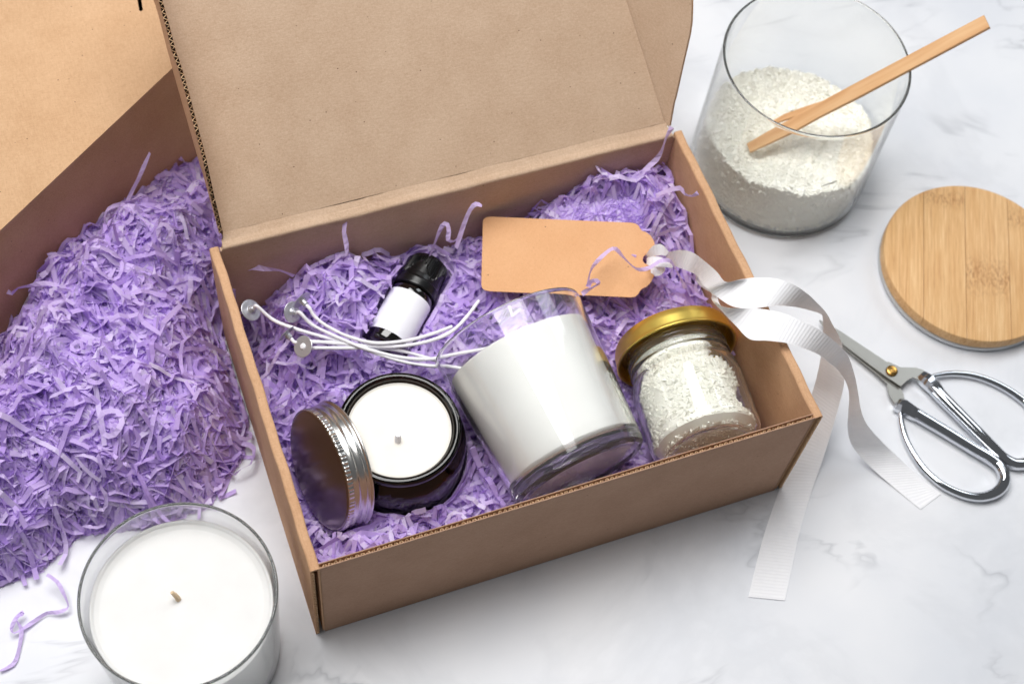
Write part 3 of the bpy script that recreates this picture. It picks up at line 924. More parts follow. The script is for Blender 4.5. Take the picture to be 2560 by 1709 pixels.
def bamboo(i, nodes):
    mt, nt, p = new_mat("bamboo_strip_%d" % i)
    tc = N(nt, 'ShaderNodeTexCoord'); mp = N(nt, 'ShaderNodeMapping'); mp.vector_type = 'TEXTURE'
    mp.inputs['Rotation'].default_value = (0, 0, gang); mp.inputs['Scale'].default_value = (S, S, S)
    nt.links.new(tc.outputs['Object'], mp.inputs[0])
    mp2 = N(nt, 'ShaderNodeMapping'); mp2.inputs['Scale'].default_value = (0.03, 1, 0.3); mp2.inputs['Location'].default_value = (i * 3.1, i * 7.7, 0)
    nt.links.new(mp.outputs[0], mp2.inputs[0])
    f = noise(nt, mp2.outputs[0], 9.0, 3, 0.75)
    f2 = noise(nt, mp2.outputs[0], 1.6, 2, 0.5)
    c = ramp(nt, f, [(0.32, lin((172, 118, 66))), (0.45, lin((206, 158, 102))), (0.56, lin((222, 180, 126))), (0.68, lin((240, 208, 160)))])
    c = mix(nt, 0.4, c, ramp(nt, f2, [(0.3, lin((205, 156, 103))), (0.7, lin((232, 196, 148)))]))
    c = mix(nt, 0.16, c, lin([(224, 176, 120), (206, 156, 100), (232, 192, 142)][i % 3]))
    sx = N(nt, 'ShaderNodeSeparateXYZ'); nt.links.new(mp.outputs[0], sx.inputs[0])
    mp3 = N(nt, 'ShaderNodeMapping'); mp3.inputs['Scale'].default_value = (1.0, 2.6, 1); nt.links.new(mp.outputs[0], mp3.inputs[0])
    fn = noise(nt, mp3.outputs[0], 2.6, 4, 0.7, 0.6)
    for pos, wdt, st in nodes:
        s1 = N(nt, 'ShaderNodeMath', operation='SUBTRACT'); s1.inputs[1].default_value = pos; nt.links.new(sx.outputs[0], s1.inputs[0])
        s2 = N(nt, 'ShaderNodeMath', operation='ABSOLUTE'); nt.links.new(s1.outputs[0], s2.inputs[0])
        s3 = N(nt, 'ShaderNodeMapRange'); s3.inputs[1].default_value = 0.0; s3.inputs[2].default_value = wdt; s3.inputs[3].default_value = 1.0; s3.inputs[4].default_value = 0.0
        nt.links.new(s2.outputs[0], s3.inputs[0])
        thr = ramp(nt, fn, [(0.42, (0, 0, 0)), (0.64, (1, 1, 1))])
        mm = N(nt, 'ShaderNodeMath', operation='MULTIPLY'); nt.links.new(s3.outputs[0], mm.inputs[0]); nt.links.new(thr, mm.inputs[1])
        m2 = N(nt, 'ShaderNodeMath', operation='MULTIPLY'); m2.inputs[1].default_value = st; nt.links.new(mm.outputs[0], m2.inputs[0])
        c = mix(nt, m2.outputs[0], c, lin((150, 100, 56)))
    nt.links.new(c, p.inputs['Base Color']); p.inputs['Roughness'].default_value = 0.45; p.inputs['Specular IOR Level'].default_value = 0.3
    return mt


def node_pos(px, py): X = at(2180 + px / 3.408, 440 + py / 3.408, 1.5); return float(np.dot(X - lc, gd))


nodeset = {1: [], 2: [(node_pos(620, 190), 1.0, 0.8)], 3: [(node_pos(980, 850), 2.2, 0.75)], 4: [(node_pos(1230, 360), 1.2, 0.8)]}
off = 1 if len(cuts) > 2 and cuts[1] < np.dot(ps[0] - lc, gn) - 0.1 else 0
for i in range(len(cuts) - 1):
    a, b = max(cuts[i], -LR) + 0.017, min(cuts[i + 1], LR) - 0.017
    rr = LR

    def outline(R):
        lo, hi = max(a, -R + 0.001), min(b, R - 0.001)
        xs_ = np.linspace(lo, hi, 26)
        return [lc + gn * x + gd * math.sqrt(max(R * R - x * x, 0)) for x in xs_] + [lc + gn * x - gd * math.sqrt(max(R * R - x * x, 0)) for x in xs_[::-1]]
    rows = [(6.12, 0.63), (LR, 0.70), (LR, 1.36), (6.14, 1.47), (6.04, 1.5)]
    V, F = [], []
    for R, z in rows: V += [p + ZZ * z for p in outline(R)]
    nq = 52
    for r_ in range(len(rows) - 1):
        for k in range(nq): F.append((r_ * nq + k, r_ * nq + (k + 1) % nq, (r_ + 1) * nq + (k + 1) % nq, (r_ + 1) * nq + k))
    F.append(tuple(range(nq))); F.append(tuple((len(rows) - 1) * nq + k for k in range(nq))[::-1])
    o = mesh_obj("bamboo_strip", V, F, bamboo(i, nodeset.get(i + 1 - off, [])), t, ang=40)
    bm = bmesh.new(); bm.from_mesh(o.data); bmesh.ops.recalc_face_normals(bm, faces=bm.faces); bm.to_mesh(o.data); bm.free()

# ------------------------------------------------------------------ scissors


def q1(x, y, z): return at(1950 + x / 3.2, 800 + y / 3.2, z)


t = thing("scissors", q1(893, 410, 0), "small chrome scissors with looped handles and a brass rivet on the marble", "scissors")
blA = [(312, 5), (500, 150), (838, 352), (862, 338), (905, 358), (962, 384), (1085, 386), (1150, 408), (1112, 486), (1060, 462), (1020, 482), (962, 535), (830, 446), (500, 196), (330, 30)]
V, F = prism([q1(x, y, 0.62) for x, y in blA], (0, 0, 0.12)); mesh_obj("blade", V, F, M['blade'], t, smooth=False)
blB = [(312, 3), (480, 95), (850, 340), (900, 380), (955, 540), (985, 600), (990, 635), (915, 672), (870, 600), (852, 510), (760, 425), (500, 215), (325, 28)]
V, F = prism([q1(x, y, 0.40) for x, y in blB], (0, 0, 0.12)); mesh_obj("blade", V, F, M['blade'], t, smooth=False)
pr = rounded([(0, 0), (0.36, 0), (0.40, 0.06), (0.34, 0.16), (0.16, 0.19), (0.14, 0.14), (0, 0.15)], 0.03, 3)
mesh_obj("rivet", *lathe(pr, q1(893, 408, 0.74), (0, 0, 1), 40), M['brass'], t, ang=40)


def handle(path, rads, ferr, seg=16):
    P = catmull(path, 8); R = catmull([(r, 0, 0) for r in rads], 8)[:, 0]
    V1, F1 = tube(P, R, seg)
    V2, F2 = [], []
    for (c, d, hw, hh) in ferr:
        c = np.array(c); d = nrm(d); s = nrm(np.cross(d, ZZ))
        for (a, q) in ((-1, -.5), (-.6, -1), (.6, -1), (1, -.5), (1, .35), (.45, 1), (-.45, 1), (-1, .35)): V2.append(c + s * a * hw + ZZ * q * hh)
    n = len(ferr)
    for i in range(n - 1):
        for k in range(8): F2.append((i * 8 + k, i * 8 + (k + 1) % 8, i * 8 + 8 + (k + 1) % 8, i * 8 + 8 + k))
    F2.append(tuple(range(8))[::-1]); F2.append(tuple((n - 1) * 8 + k for k in range(8)))
    return join((V1, F1), (V2, F2))


# left handle (nearer)
pL = [(1000, 700, .5), (1120, 770, .5), (1330, 895, .5), (1540, 1025, .5), (1690, 1115, .5), (1768, 1185, .52), (1795, 1270, .52), (1765, 1345, .5), (1690, 1395, .45), (1580, 1415, .4), (1450, 1390, .36), (1300, 1320, .33), (1170, 1210, .3), (1080, 1090, .3), (1010, 960, .3), (972, 830, .33), (960, 715, .4)]
rL = [.44, .43, .41, .40, .40, .40, .40, .38, .35, .31, .28, .26, .24, .23, .22, .20, .14]
d = q1(1540, 1025, .5) - q1(1000, 700, .5)
fer = [(q1(930, 668, .48), d, 0.36, 0.30), (q1(940, 674, .5), d, 0.42, 0.40), (q1(985, 690, .52), d, 0.50, 0.52), (q1(1080, 748, .5), d, 0.44, 0.44), (q1(1150, 790, .5), d, 0.30, 0.30)]
mesh_obj("handle", *handle([q1(x, y, z) for x, y, z in pL], rL, fer), M['chrome'], t, ang=35)
pRt = [(1190, 500, .6), (1290, 610, .6), (1450, 770, .56), (1600, 920, .52), (1720, 1040, .48), (1790, 1105, .45), (1880, 1150, .42), (1975, 1140, .42), (2060, 1080, .4), (2110, 980, .38), (2100, 860, .35), (2040, 745, .33), (1940, 640, .32), (1800, 545, .32), (1650, 475, .32), (1500, 435, .34), (1350, 428, .38), (1215, 448, .46)]
rR = [.46, .45, .43, .42, .41, .40, .40, .39, .36, .33, .30, .28, .27, .25, .24, .22, .20, .14]
d = q1(1600, 920, .55) - q1(1190, 500, .6)
fer = [(q1(1128, 436, .62), d, 0.38, 0.30), (q1(1140, 450, .62), d, 0.44, 0.38), (q1(1175, 480, .62), d, 0.50, 0.50), (q1(1260, 565, .6), d, 0.45, 0.45), (q1(1320, 630, .6), d, 0.30, 0.30)]
mesh_obj("handle", *handle([q1(x, y, z) for x, y, z in pRt], rR, fer), M['chrome'], t, ang=35)

# ------------------------------------------------------------------ gift tag


def tagz(x, y): return 7.0 + 0.1 * (x - 16.9) + 0.2 * (y - 20.1)


tn_ = nrm([-0.1, -0.2, 1.0]); tO = np.array([16.9, 20.1, 7.0])


def q3(x, y): return at_plane(1100 + x / 2.704, 480 + y / 2.704, tO, tn_)


tg = thing("gift_tag", q3(800, 440), "blank brown kraft gift tag with scalloped end lying on the shred", "tag")
outl = [(290, 200), (296, 182), (315, 170), (345, 167), (1290, 207), (1320, 212), (1343, 228), (1355, 250), (1368, 264), (1395, 272), (1425, 295), (1447, 332), (1456, 380), (1458, 440), (1455, 510), (1447, 570), (1425, 610), (1395, 640), (1368, 652), (1352, 668), (1340, 690), (1322, 706), (1295, 711), (340, 670), (305, 664), (286, 650), (279, 625)]
ctr = (1400, 455)
bm = bmesh.new()
off0 = np.array(tg.location)
ov = [bm.verts.new((q3(x, y) * S - off0).tolist()) for x, y in outl]
iv = [bm.verts.new((q3(ctr[0] + 30 * math.cos(a_i), ctr[1] + 32 * math.sin(a_i)) * S - off0).tolist()) for a_i in np.linspace(0, 2 * math.pi, 20, endpoint=False)]
es = [bm.edges.new((ov[i], ov[(i + 1) % len(ov)])) for i in range(len(ov))] + [bm.edges.new((iv[i], iv[(i + 1) % 20])) for i in range(20)]
bmesh.ops.triangle_fill(bm, use_beauty=True, use_dissolve=False, edges=es)
cc_ = q3(*ctr) * S - off0
for f in bm.faces[:]:
    if np.linalg.norm(np.array(f.calc_center_median()) - cc_) < 10 / 2.704 / 45 * S * 2.2: bm.faces.remove(f)
r = bmesh.ops.extrude_face_region(bm, geom=bm.faces[:])
bmesh.ops.translate(bm, verts=[e for e in r['geom'] if isinstance(e, bmesh.types.BMVert)], vec=(tn_ * -0.05 * S).tolist())
bmesh.ops.recalc_face_normals(bm, faces=bm.faces)
me = bpy.data.meshes.new("card"); bm.to_mesh(me); bm.free(); me.materials.append(M['tag'])
o = bpy.data.objects.new("card", me); COL.objects.link(o); o.parent = tg

# ------------------------------------------------------------------ ribbon


def rib_stations(st, width=2.15):
    """st: (uL,vL,uR,vR,zc,sign) -> edge points, with depth split so that the strip keeps its width"""
    L, R = [], []
    for (uL, vL, uR, vR, zc, sg) in st:
        A, B = at(uL, vL, zc), at(uR, vR, zc)
        dz = 0.0
        if np.linalg.norm(A - B) < width and sg != 0:
            lo, hi = 0, 3.0
            for _ in range(24):
                mid = (lo + hi) / 2
                if np.linalg.norm(at(uL, vL, zc + sg * mid) - at(uR, vR, zc - sg * mid)) < width: lo = mid
                else: hi = mid
            dz = min(lo, 1.4)
        L.append(at(uL, vL, zc + sg * dz)); R.append(at(uR, vR, zc - sg * dz))
    return catmull(L, 10), catmull(R, 10)


rb = thing("ribbon", at(1660, 650, 7), "white ribbed ribbon tied through the kraft tag trailing over the box onto the marble", "ribbon")
c2 = lambda x, y: (1600 + x / 4.127, 560 + y / 4.127)
c1 = lambda x, y: (1950 + x / 3.2, 800 + y / 3.2)


def ribbon_part(name, st):
    L, R = rib_stations(st)
    V, F, uv = strip(L, R)
    o = mesh_obj(name, V, F, M['ribbon'], rb, uv=uv, ang=180)
    return o


U = [(*c2(300, 288), *c2(258, 365), 7.6, 0.4), (*c2(415, 268), *c2(350, 430), 8.0, 0.6), (*c2(540, 292), *c2(470, 475), 8.6, 0.5), (*c2(670, 385), *c2(575, 525), 9.2, 0.8),
     (*c2(790, 490), *c2(640, 620), 9.9, 0.8), (*c2(885, 595), *c2(690, 665), 10.6, 0.8), (*c2(1030, 572), *c2(780, 740), 11.0, 0.5), (*c2(1190, 552), *c2(960, 850), 11.2, 0.2), (*c2(1400, 562), *c2(1180, 868), 11.4, 0.1),
     (*c2(1580, 622), *c2(1400, 842), 11.3, 0.3), (*c2(1730, 722), *c2(1600, 855), 11.0, 0.6), (*c2(1850, 835), *c2(1770, 895), 10.3, 0.9), (*c2(1925, 920), *c2(1860, 925), 9.4, 1.0),
     (*c2(1990, 1040), *c2(1884, 960), 8.4, 1.0), (*c2(2050, 1150), *c2(1888, 1110), 7.2, 0.8), (*c2(2090, 1280), *c2(1880, 1260), 6.2, 0.5),
     (*c1(515, 480), *c1(312, 370), 4.9, 0.4), (*c1(470, 690), *c1(268, 545), 3.3, 0.3), (*c1(400, 930), *c1(185, 790), 1.8, 0.2), (*c1(330, 1150), *c1(90, 1100), 0.7, 0.0), (*c1(262, 1340), *c1(0, 1340), 0.2, 0.0),
     (1999, 1330, 1915, 1320, 0.08, 0.0), (1983, 1405, 1894, 1395, 0.07, 0.0), (1962, 1500, 1871, 1491, 0.07, 0.0)]
ribbon_part("ribbon_tail", U)
Lw = [(*c2(640, 545), *c2(568, 515), 7.9, 0.8), (*c2(730, 590), *c2(585, 595), 8.2, 0.7), (*c2(790, 660), *c2(650, 660), 8.8, 0.7), (*c2(800, 760), *c2(735, 715), 9.6, 0.9), (*c2(850, 850), *c2(745, 790), 10.4, 0.9), (*c2(1000, 866), *c2(850, 905), 11.0, 0.5),
      (*c2(1150, 866), *c2(990, 1050), 11.2, 0.3), (*c2(1290, 880), *c2(1130, 1185), 11.2, 0.0), (*c2(1470, 916), *c2(1320, 1203), 11.2, 0.0), (*c2(1660, 992), *c2(1520, 1228), 11.0, 0.1), (*c2(1850, 1090), *c2(1700, 1285), 10.6, 0.3),
      (*c2(2000, 1200), *c2(1860, 1355), 10.0, 0.5), (*c2(2105, 1300), *c2(1960, 1440), 9.3, 0.6), (*c1(552, 300), *c1(450, 385), 8.4, 0.7), (*c1(600, 450), *c1(520, 480), 7.2, 0.9), (*c1(625, 580), *c1(552, 590), 5.9, 0.9), (*c1(650, 725), *c1(545, 750), 4.4, 0.8),
      (*c1(700, 840), *c1(541, 860), 3.0, 0.6), (*c1(800, 955), *c1(560, 965), 1.9, 0.3), (*c1(900, 1052), *c1(620, 1065), 1.1, 0.1), (*c1(1010, 1155), *c1(720, 1170), 0.5, 0), (*c1(1130, 1265), *c1(850, 1285), 0.18, 0), (*c1(1230, 1345), *c1(990, 1402), 0.07, 0), (*c1(1290, 1388), *c1(1125, 1512), 0.06, 0)]
ribbon_part("ribbon_tail", Lw)
kz = lambda x, y, h: at(*c2(x, y), h)


def knot(pL, pR):
    L = catmull([kz(*p) for p in pL], 8); R = catmull([kz(*p) for p in pR], 8)
    V, F, uv = strip(L, R)
    mesh_obj("ribbon_loop", V, F, M['ribbon'], rb, uv=uv, ang=180)


knot([(60, 335, 6.6), (78, 290, 7.4), (140, 222, 8.0), (225, 212, 8.1), (300, 288, 7.7)], [(82, 350, 6.4), (95, 345, 7.0), (160, 330, 7.4), (225, 322, 7.6), (270, 330, 7.5)])
knot([(70, 350, 6.5), (80, 348, 7.3), (130, 335, 7.8), (210, 342, 7.9), (300, 380, 7.8), (340, 395, 7.6)], [(68, 395, 6.4), (75, 420, 7.2), (140, 440, 7.5), (220, 442, 7.6), (290, 448, 7.6), (335, 455, 7.4)])
knot([(115, 430, 7.3), (150, 440, 7.5), (200, 440, 7.4), (262, 446, 7.2)], [(110, 500, 7.1), (165, 535, 7.2), (215, 525, 7.1), (258, 486, 7.0)])

# ------------------------------------------------------------------ wicks with metal sustainers


def wick(path, zs, n, rdisc, dc, label, flip=False):
    pts = [at(520 + x / 2.704, 520 + y / 2.704, z) for (x, y), z in zip(path, zs)]
    dcp = at(580 + dc[0] / 7.34, 720 + dc[1] / 7.34, zs[0])
    tt_ = thing("candle_wick", dcp, label, "wick", "candle wicks with metal discs")
    n = nrm(n)
    pr_ = rounded([(0, 0.0), (rdisc * 0.93, 0.0), (rdisc, 0.02), (rdisc * 0.93, 0.05), (0.26, 0.05), (0.2, 0.12), (0.18, 0.40), (0.13, 0.43), (0, 0.43)], 0.02, 2)
    mesh_obj("sustainer", *lathe(pr_, dcp, n, 48), M['tin'], tt_, ang=30)
    if flip: mesh_obj("wick_end", *lathe(rounded([(0, -0.10), (0.15, -0.09), (0.2, 0.0)], 0.05, 3), dcp, n, 16), M['wick'], tt_)
    s0 = dcp + n * 0.4
    P = catmull([s0, dcp + n * 0.75] + pts[1:], 8)
    rng_ = np.random.default_rng(int(dc[0]))
    rad = 0.108 + 0.012 * np.convolve(rng_.standard_normal(len(P)), np.ones(4) / 4, 'same')
    mesh_obj("wick_cord", *tube(P, rad, 10), M['wick'], tt_, ang=60)


wick([(290, 690), (440, 755), (580, 812), (740, 860), (880, 895), (1040, 945), (1200, 1003), (1350, 1045), (1500, 1066), (1620, 1072), (1740, 1090)], [6.4, 6.4, 6.45, 6.4, 6.4, 6.4, 6.3, 6.1, 5.8, 5.5, 5.3], (.50, -.28, .82), .68, (345, 405), "wick of the leftmost metal disc beside the left box wall")
wick([(580, 720), (700, 785), (830, 852), (950, 905), (1060, 948), (1250, 1000), (1400, 1020), (1520, 1018), (1690, 988), (1850, 960), (2000, 935)], [6.8, 6.8, 6.7, 6.6, 6.5, 6.35, 6.2, 5.9, 5.6, 5.4, 5.3], (.50, -.62, .62), .66, (1110, 440), "wick whose round metal disc faces up beneath the upper tilted disc")
wick([(650, 640), (720, 730), (800, 795), (950, 868), (1130, 912), (1330, 898), (1500, 855), (1650, 800)], [7.5, 7.2, 7.0, 6.8, 6.7, 6.7, 6.6, 6.5], (.32, -.74, -.04), .66, (1280, 220), "wick of the topmost disc seen edge on with upward curving cord")
wick([(520, 880), (620, 905), (760, 905), (960, 920), (1150, 936), (1330, 930), (1500, 897), (1640, 838), (1740, 745), (1832, 625)], [6.6, 6.5, 6.45, 6.45, 6.45, 6.5, 6.5, 6.6, 6.7, 6.9], (.42, -.78, -.20), .62, (990, 830), "longest wick with upturned end and lower edge on disc")
wick([(640, 930), (740, 945), (900, 946), (1050, 945), (1200, 950), (1320, 968), (1450, 1003), (1540, 1030)], [6.7, 6.5, 6.35, 6.3, 6.25, 6.1, 5.8, 5.5], (.60, .10, -.79), .66, (1300, 1070), "lowest wick whose metal disc shows its underside", True)


# ------------------------------------------------------------------ shredded paper
def poly_dist(px, py, poly):
    P = np.array(poly); n = len(P); inside = np.zeros(px.shape, bool); dmin = np.full(px.shape, 1e9)
    for i in range(n):
        a, b = P[i], P[(i + 1) % n]; ab = b - a
        tt_ = np.clip(((px - a[0]) * ab[0] + (py - a[1]) * ab[1]) / (ab @ ab), 0, 1)
        dmin = np.minimum(dmin, np.hypot(px - a[0] - tt_ * ab[0], py - a[1] - tt_ * ab[1]))
        c = ((a[1] > py) != (b[1] > py)) & (px < (b[0] - a[0]) * (py - a[1]) / (b[1] - a[1] + 1e-12) + a[0])
        inside ^= c
    return np.where(inside, dmin, -dmin)


def make_strands(n, sample, surf, rng, wid=0.29, kmin=8, kmax=22, hlo=-1.5, hhi=0.6, push=None, keep=None, curly=0.16, slope=0.42, kink=0.24):
    """n crinkled paper strips tangled about z=surf(x,y); returns verts, faces, tint"""
    K_ = rng.integers(kmin, kmax, n); KM = kmax
    x, y = sample(n)
    th = rng.random(n) * 2 * np.pi
    isc = rng.random(n) < curly
    curv = np.where(isc, rng.choice([-1, 1], n) * (0.45 + 0.6 * rng.random(n)), rng.normal(0, 0.07, n))
    step = np.where(isc, 0.24 + 0.18 * rng.random(n), 0.36 + 0.36 * rng.random(n))
    kinky = np.where(isc, 0.25, 0.4 + 0.6 * rng.random(n))
    h = hlo + (hhi - hlo) * rng.random(n) ** 0.75
    sl = rng.normal(0, slope, n)
    roll = rng.normal(0, 0.55, n); rv = rng.normal(0, 0.14, n)
    X = np.zeros((n, KM, 3)); Rl = np.zeros((n, KM))
    for k in range(KM):
        X[:, k] = np.stack([x, y, surf(x, y) + h], 1); Rl[:, k] = roll
        kk = rng.random(n) < kink * kinky
        th = th + curv + rng.normal(0, 0.05, n) + np.where(kk, rng.choice([-1, 1], n) * (0.6 + 1.3 * rng.random(n)), 0)
        curv = np.where(isc, curv, curv * 0.9 + rng.normal(0, 0.05, n))
        vk = rng.random(n) < 0.12
        sl = np.where(vk, -sl + rng.normal(0, slope, n), sl * 0.96)
        rv = rv * 0.95 + rng.normal(0, 0.06, n); roll = roll + rv + np.where(kk, rng.normal(0, 0.6, n), 0); roll = roll * 0.93
        ln = step * (0.7 + 0.6 * rng.random(n)); hz = ln / np.sqrt(1 + sl * sl)
        x = x + hz * np.cos(th); y = y + hz * np.sin(th); h = h + hz * sl
        sl = np.where(h > hhi, -np.abs(sl), np.where(h < hlo, np.abs(sl), sl))
    if push is not None:
        sh = X.shape; X = push(X.reshape(-1, 3)).reshape(sh)
    tg_ = np.zeros_like(X); tg_[:, 1:-1] = X[:, 2:] - X[:, :-2]; tg_[:, 0] = X[:, 1] - X[:, 0]; tg_[:, -1] = X[:, -1] - X[:, -2]
    tg_ /= np.linalg.norm(tg_, axis=-1, keepdims=True) + 1e-9
    sd = np.cross(np.array([0, 0, 1.0]) + 0 * tg_, tg_); sd /= np.linalg.norm(sd, axis=-1, keepdims=True) + 1e-9
    bn = np.cross(tg_, sd)
    wv = np.cos(Rl)[..., None] * sd + np.sin(Rl)[..., None] * bn
    wd_ = wid * (0.72 + 0.5 * rng.random(n))
    Lp = X + wv * wd_[:, None, None] / 2; Rp = X - wv * wd_[:, None, None] / 2
    VV = np.stack([Lp, Rp], 2).reshape(-1, 3)
    if keep is not None: ok = keep(X.reshape(-1, 3)).reshape(n, KM)
    else: ok = np.ones((n, KM), bool)
    seg_ = np.linalg.norm(X[:, 1:] - X[:, :-1], axis=-1)
    fl_ = []
    for i in range(n):
        b = i * KM * 2
        for k in range(K_[i] - 1):
            if seg_[i, k] > 1.5 or not (ok[i, k] and ok[i, k + 1]): continue
            q_ = b + 2 * k; fl_.append((q_, q_ + 1, q_ + 3, q_ + 2))
    tint = np.repeat(np.clip(0.5 + 0.28 * rng.standard_normal(n), 0, 1), KM * 2)
    return VV, fl_, tint


def grid_mesh(x0, x1, y0, y1, nx, ny, surf, mask=None):
    gx, gy = np.meshgrid(np.linspace(x0, x1, nx), np.linspace(y0, y1, ny)); gz = surf(gx, gy)
    V = np.stack([gx.ravel(), gy.ravel(), gz.ravel()], 1); F = []
    for j in range(ny - 1):
        for i in range(nx - 1):
            if mask is None or mask(gx[j, i], gy[j, i]): F.append((j * nx + i, j * nx + i + 1, (j + 1) * nx + i + 1, (j + 1) * nx + i))
    return V, F


def stuff_obj(name, meshes, label, loc):
    VV, FF, TT = [], [], []; o_ = 0
    for V, F, tnt in meshes:
        VV.append(np.array(V)); FF += [tuple(i + o_ for i in f) for f in F]; TT.append(np.array(tnt)); o_ += len(V)
    ob = mesh_obj(name, np.vstack(VV), FF, M['shred'], None, smooth=False, loc=loc, attr=np.concatenate(TT), solid=False)
    tag(ob, label, "shredded paper", kind='stuff'); return ob


# --- heap on the table
pile_poly = [(-30, 7.5), (-22, 8.2), (-16.4, 8.7), (-14.2, 8.9), (-11.4, 10.4), (-7, 9.6), (-3.9, 9.9), (-1.2, 12.4), (-0.55, 14.5), (-0.45, 18.6), (-0.5, 20.8), (0.9, 21.6), (2.6, 26), (3.2, 30), (3.4, 36), (0, 41), (-10, 36), (-20, 28), (-32, 20)]
gdir = np.array([math.sin(KA), -math.cos(KA)])          # away from the closed box front


def pile_surf(x, y):
    d = poly_dist(np.asarray(x, float), np.asarray(y, float), pile_poly)
    db = (np.asarray(x) - K[0]) * gdir[0] + (np.asarray(y) - K[1]) * gdir[1]   # distance in front of the box
    dome = 6.5 * (1 - np.exp(-np.maximum(d, 0) / 2.1))
    near = np.interp(np.asarray(x, float), [-20, -13, -10, -7.5, -4, -1.2, 1.7, 4], [1.2, 2.4, 4.6, 5.1, 4.6, 3.2, 1.2, 0.6]) - 0.75 + 0.7 * np.maximum(db, 0)
    z = np.minimum(dome + 0.0, near)
    lump = 0.5 * np.sin(x * 0.9 + 1.3) * np.cos(y * 0.8) + 0.4 * np.sin(x * 1.7 - y * 1.3) + 0.3 * np.sin(x * 2.9 + y * 2.3)
    back = np.clip((np.asarray(y) - 27.5) / 5, 0, 1)
    return np.maximum((z + lump * np.clip(d / 2, 0, 1)) * (1 - 0.35 * back), 0.05)


def pile_sample(n):
    xs_, ys_ = [], []
    rg = np.random.default_rng(77)
    while len(xs_) < n:
        x = rg.uniform(-26, 4, 4 * n); y = rg.uniform(5, 35, 4 * n); d = poly_dist(x, y, pile_poly)
        k = (d > 0.25) & ((x - K[0]) * gdir[0] + (y - K[1]) * gdir[1] > 0.15); xs_ += list(x[k]); ys_ += list(y[k])
    return np.array(xs_[:n]), np.array(ys_[:n])


def pile_push(P):
    P = P.copy()
    # keep in front of the closed box
    db = (P[:, 0] - K[0]) * gdir[0] + (P[:, 1] - K[1]) * gdir[1]
    k = db < 0.2; P[k, 0] += gdir[0] * (0.2 - db[k]); P[k, 1] += gdir[1] * (0.2 - db[k])
    # outside the shipping box
    k = (P[:, 0] > -0.2) & (P[:, 1] < 21.1) & (P[:, 2] < 11.5); P[k, 0] = -0.2 - 0.15 * np.abs(np.sin(P[k, 1] * 3))
    # below the open lid
    zl = 10.0 + (P[:, 1] - 21.1) / math.tan(AL) - 0.6
    k = (P[:, 0] > 0) & (P[:, 1] > 21) & (P[:, 2] > zl); P[k, 2] = np.maximum(zl[k], 0.3)
    # clear of the candle glass
    d = np.hypot(P[:, 0] + 6.72, P[:, 1] - 1.27); k = d < 5.35
    P[k, 0] = -6.72 + (P[k, 0] + 6.72) / d[k] * 5.35; P[k, 1] = 1.27 + (P[k, 1] - 1.27) / d[k] * 5.35
    P[:, 2] = np.maximum(P[:, 2], 0.06)
    return P


rng = np.random.default_rng(101)
pile_keep = lambda P: poly_dist(P[:, 0], P[:, 1], pile_poly) > -0.35
ms = [make_strands(4200, pile_sample, pile_surf, rng, push=pile_push, keep=pile_keep, hlo=-1.9, hhi=-0.25),
      make_strands(2600, pile_sample, pile_surf, rng, push=pile_push, keep=pile_keep, hlo=-0.9, hhi=0.5, slope=0.24, kmin=10, kmax=22, curly=0.10, kink=0.22),
      make_strands(1300, pile_sample, pile_surf, rng, push=pile_push, keep=pile_keep, hlo=0.0, hhi=0.6, slope=0.14, kmin=7, kmax=16, curly=0.04, wid=0.31, kink=0.12),
      make_strands(500, pile_sample, pile_surf, rng, push=pile_push, keep=lambda P: poly_dist(P[:, 0], P[:, 1], pile_poly) > -1.2, hlo=0.0, hhi=1.1, slope=0.6, kmax=14, curly=0.4)]
gm = grid_mesh(-30, 4, 5, 35, 90, 80, lambda x, y: pile_surf(x, y) - 1.9, lambda x, y: poly_dist(np.array([x]), np.array([y]), pile_poly)[0] > 0.4 and (x - K[0]) * gdir[0] + (y - K[1]) * gdir[1] > 0.5)
ms.append((gm[0], gm[1], np.full(len(gm[0]), 0.3)))
stuff_obj("shredded_paper", ms, "large heap of lavender crinkled paper shred left of the open box", (-8, 17, 0))


# --- filling of the shipping box
def G(x, y, cx, cy_, sx, sy): return np.exp(-((x - cx) / sx) ** 2 / 2 - ((y - cy_) / sy) ** 2 / 2)


def fill_surf(x, y):
    x = np.asarray(x, float); y = np.asarray(y, float)
    z = 2.3 + 4.2 * G(x, y, 7.0, 18.8, 3.6, 2.4) + 5.3 * G(x, y, 26.0, 19.2, 4.6, 2.8) + 1.8 * G(x, y, 17, 17, 6, 4.5) + 1.2 * G(x, y, 4.5, 13.5, 4.5, 3.5) + 1.3 * G(x, y, 27.5, 13.5, 3, 4) + 1.4 * G(x, y, 3.5, 2.5, 3, 2.5)
    z = z + 0.4 * np.sin(x * 1.1) * np.cos(y * 1.2 + 0.6) + 0.3 * np.sin(x * 2.3 + y * 1.7) + 0.2 * np.sin(x * 3.1 - y * 2.7)
    z = z - 3.5 * G(x, y, 0.8, 19.5, 1.6, 2.2) - 2.6 * G(x, y, 1.6, 8, 1.3, 3.0) - 0.7 * G(x, y, 3.5, 13.5, 2.6, 2.2) - 1.2 * G(x, y, 10.8, 17.2, 1.6, 1.6)
    return np.maximum(z, 0.6)


OBST = [(go - ga * 0.3, go + ga * (GL + 0.2), 4.95, 'tumbler'), (jo - ja * 0.2, jo + ja * 8.3, 3.85, 'jar'), (bo - ba * 0.9, bo + ba * 6.3, 1.62, 'bottle'), (np.array([7.53, 8.13, 0.3]), np.array([7.53, 8.13, 9.0]), 4.25, 'amber'), (to + ta * 0.05, to - ta * 1.6, 3.9, 'tin')]


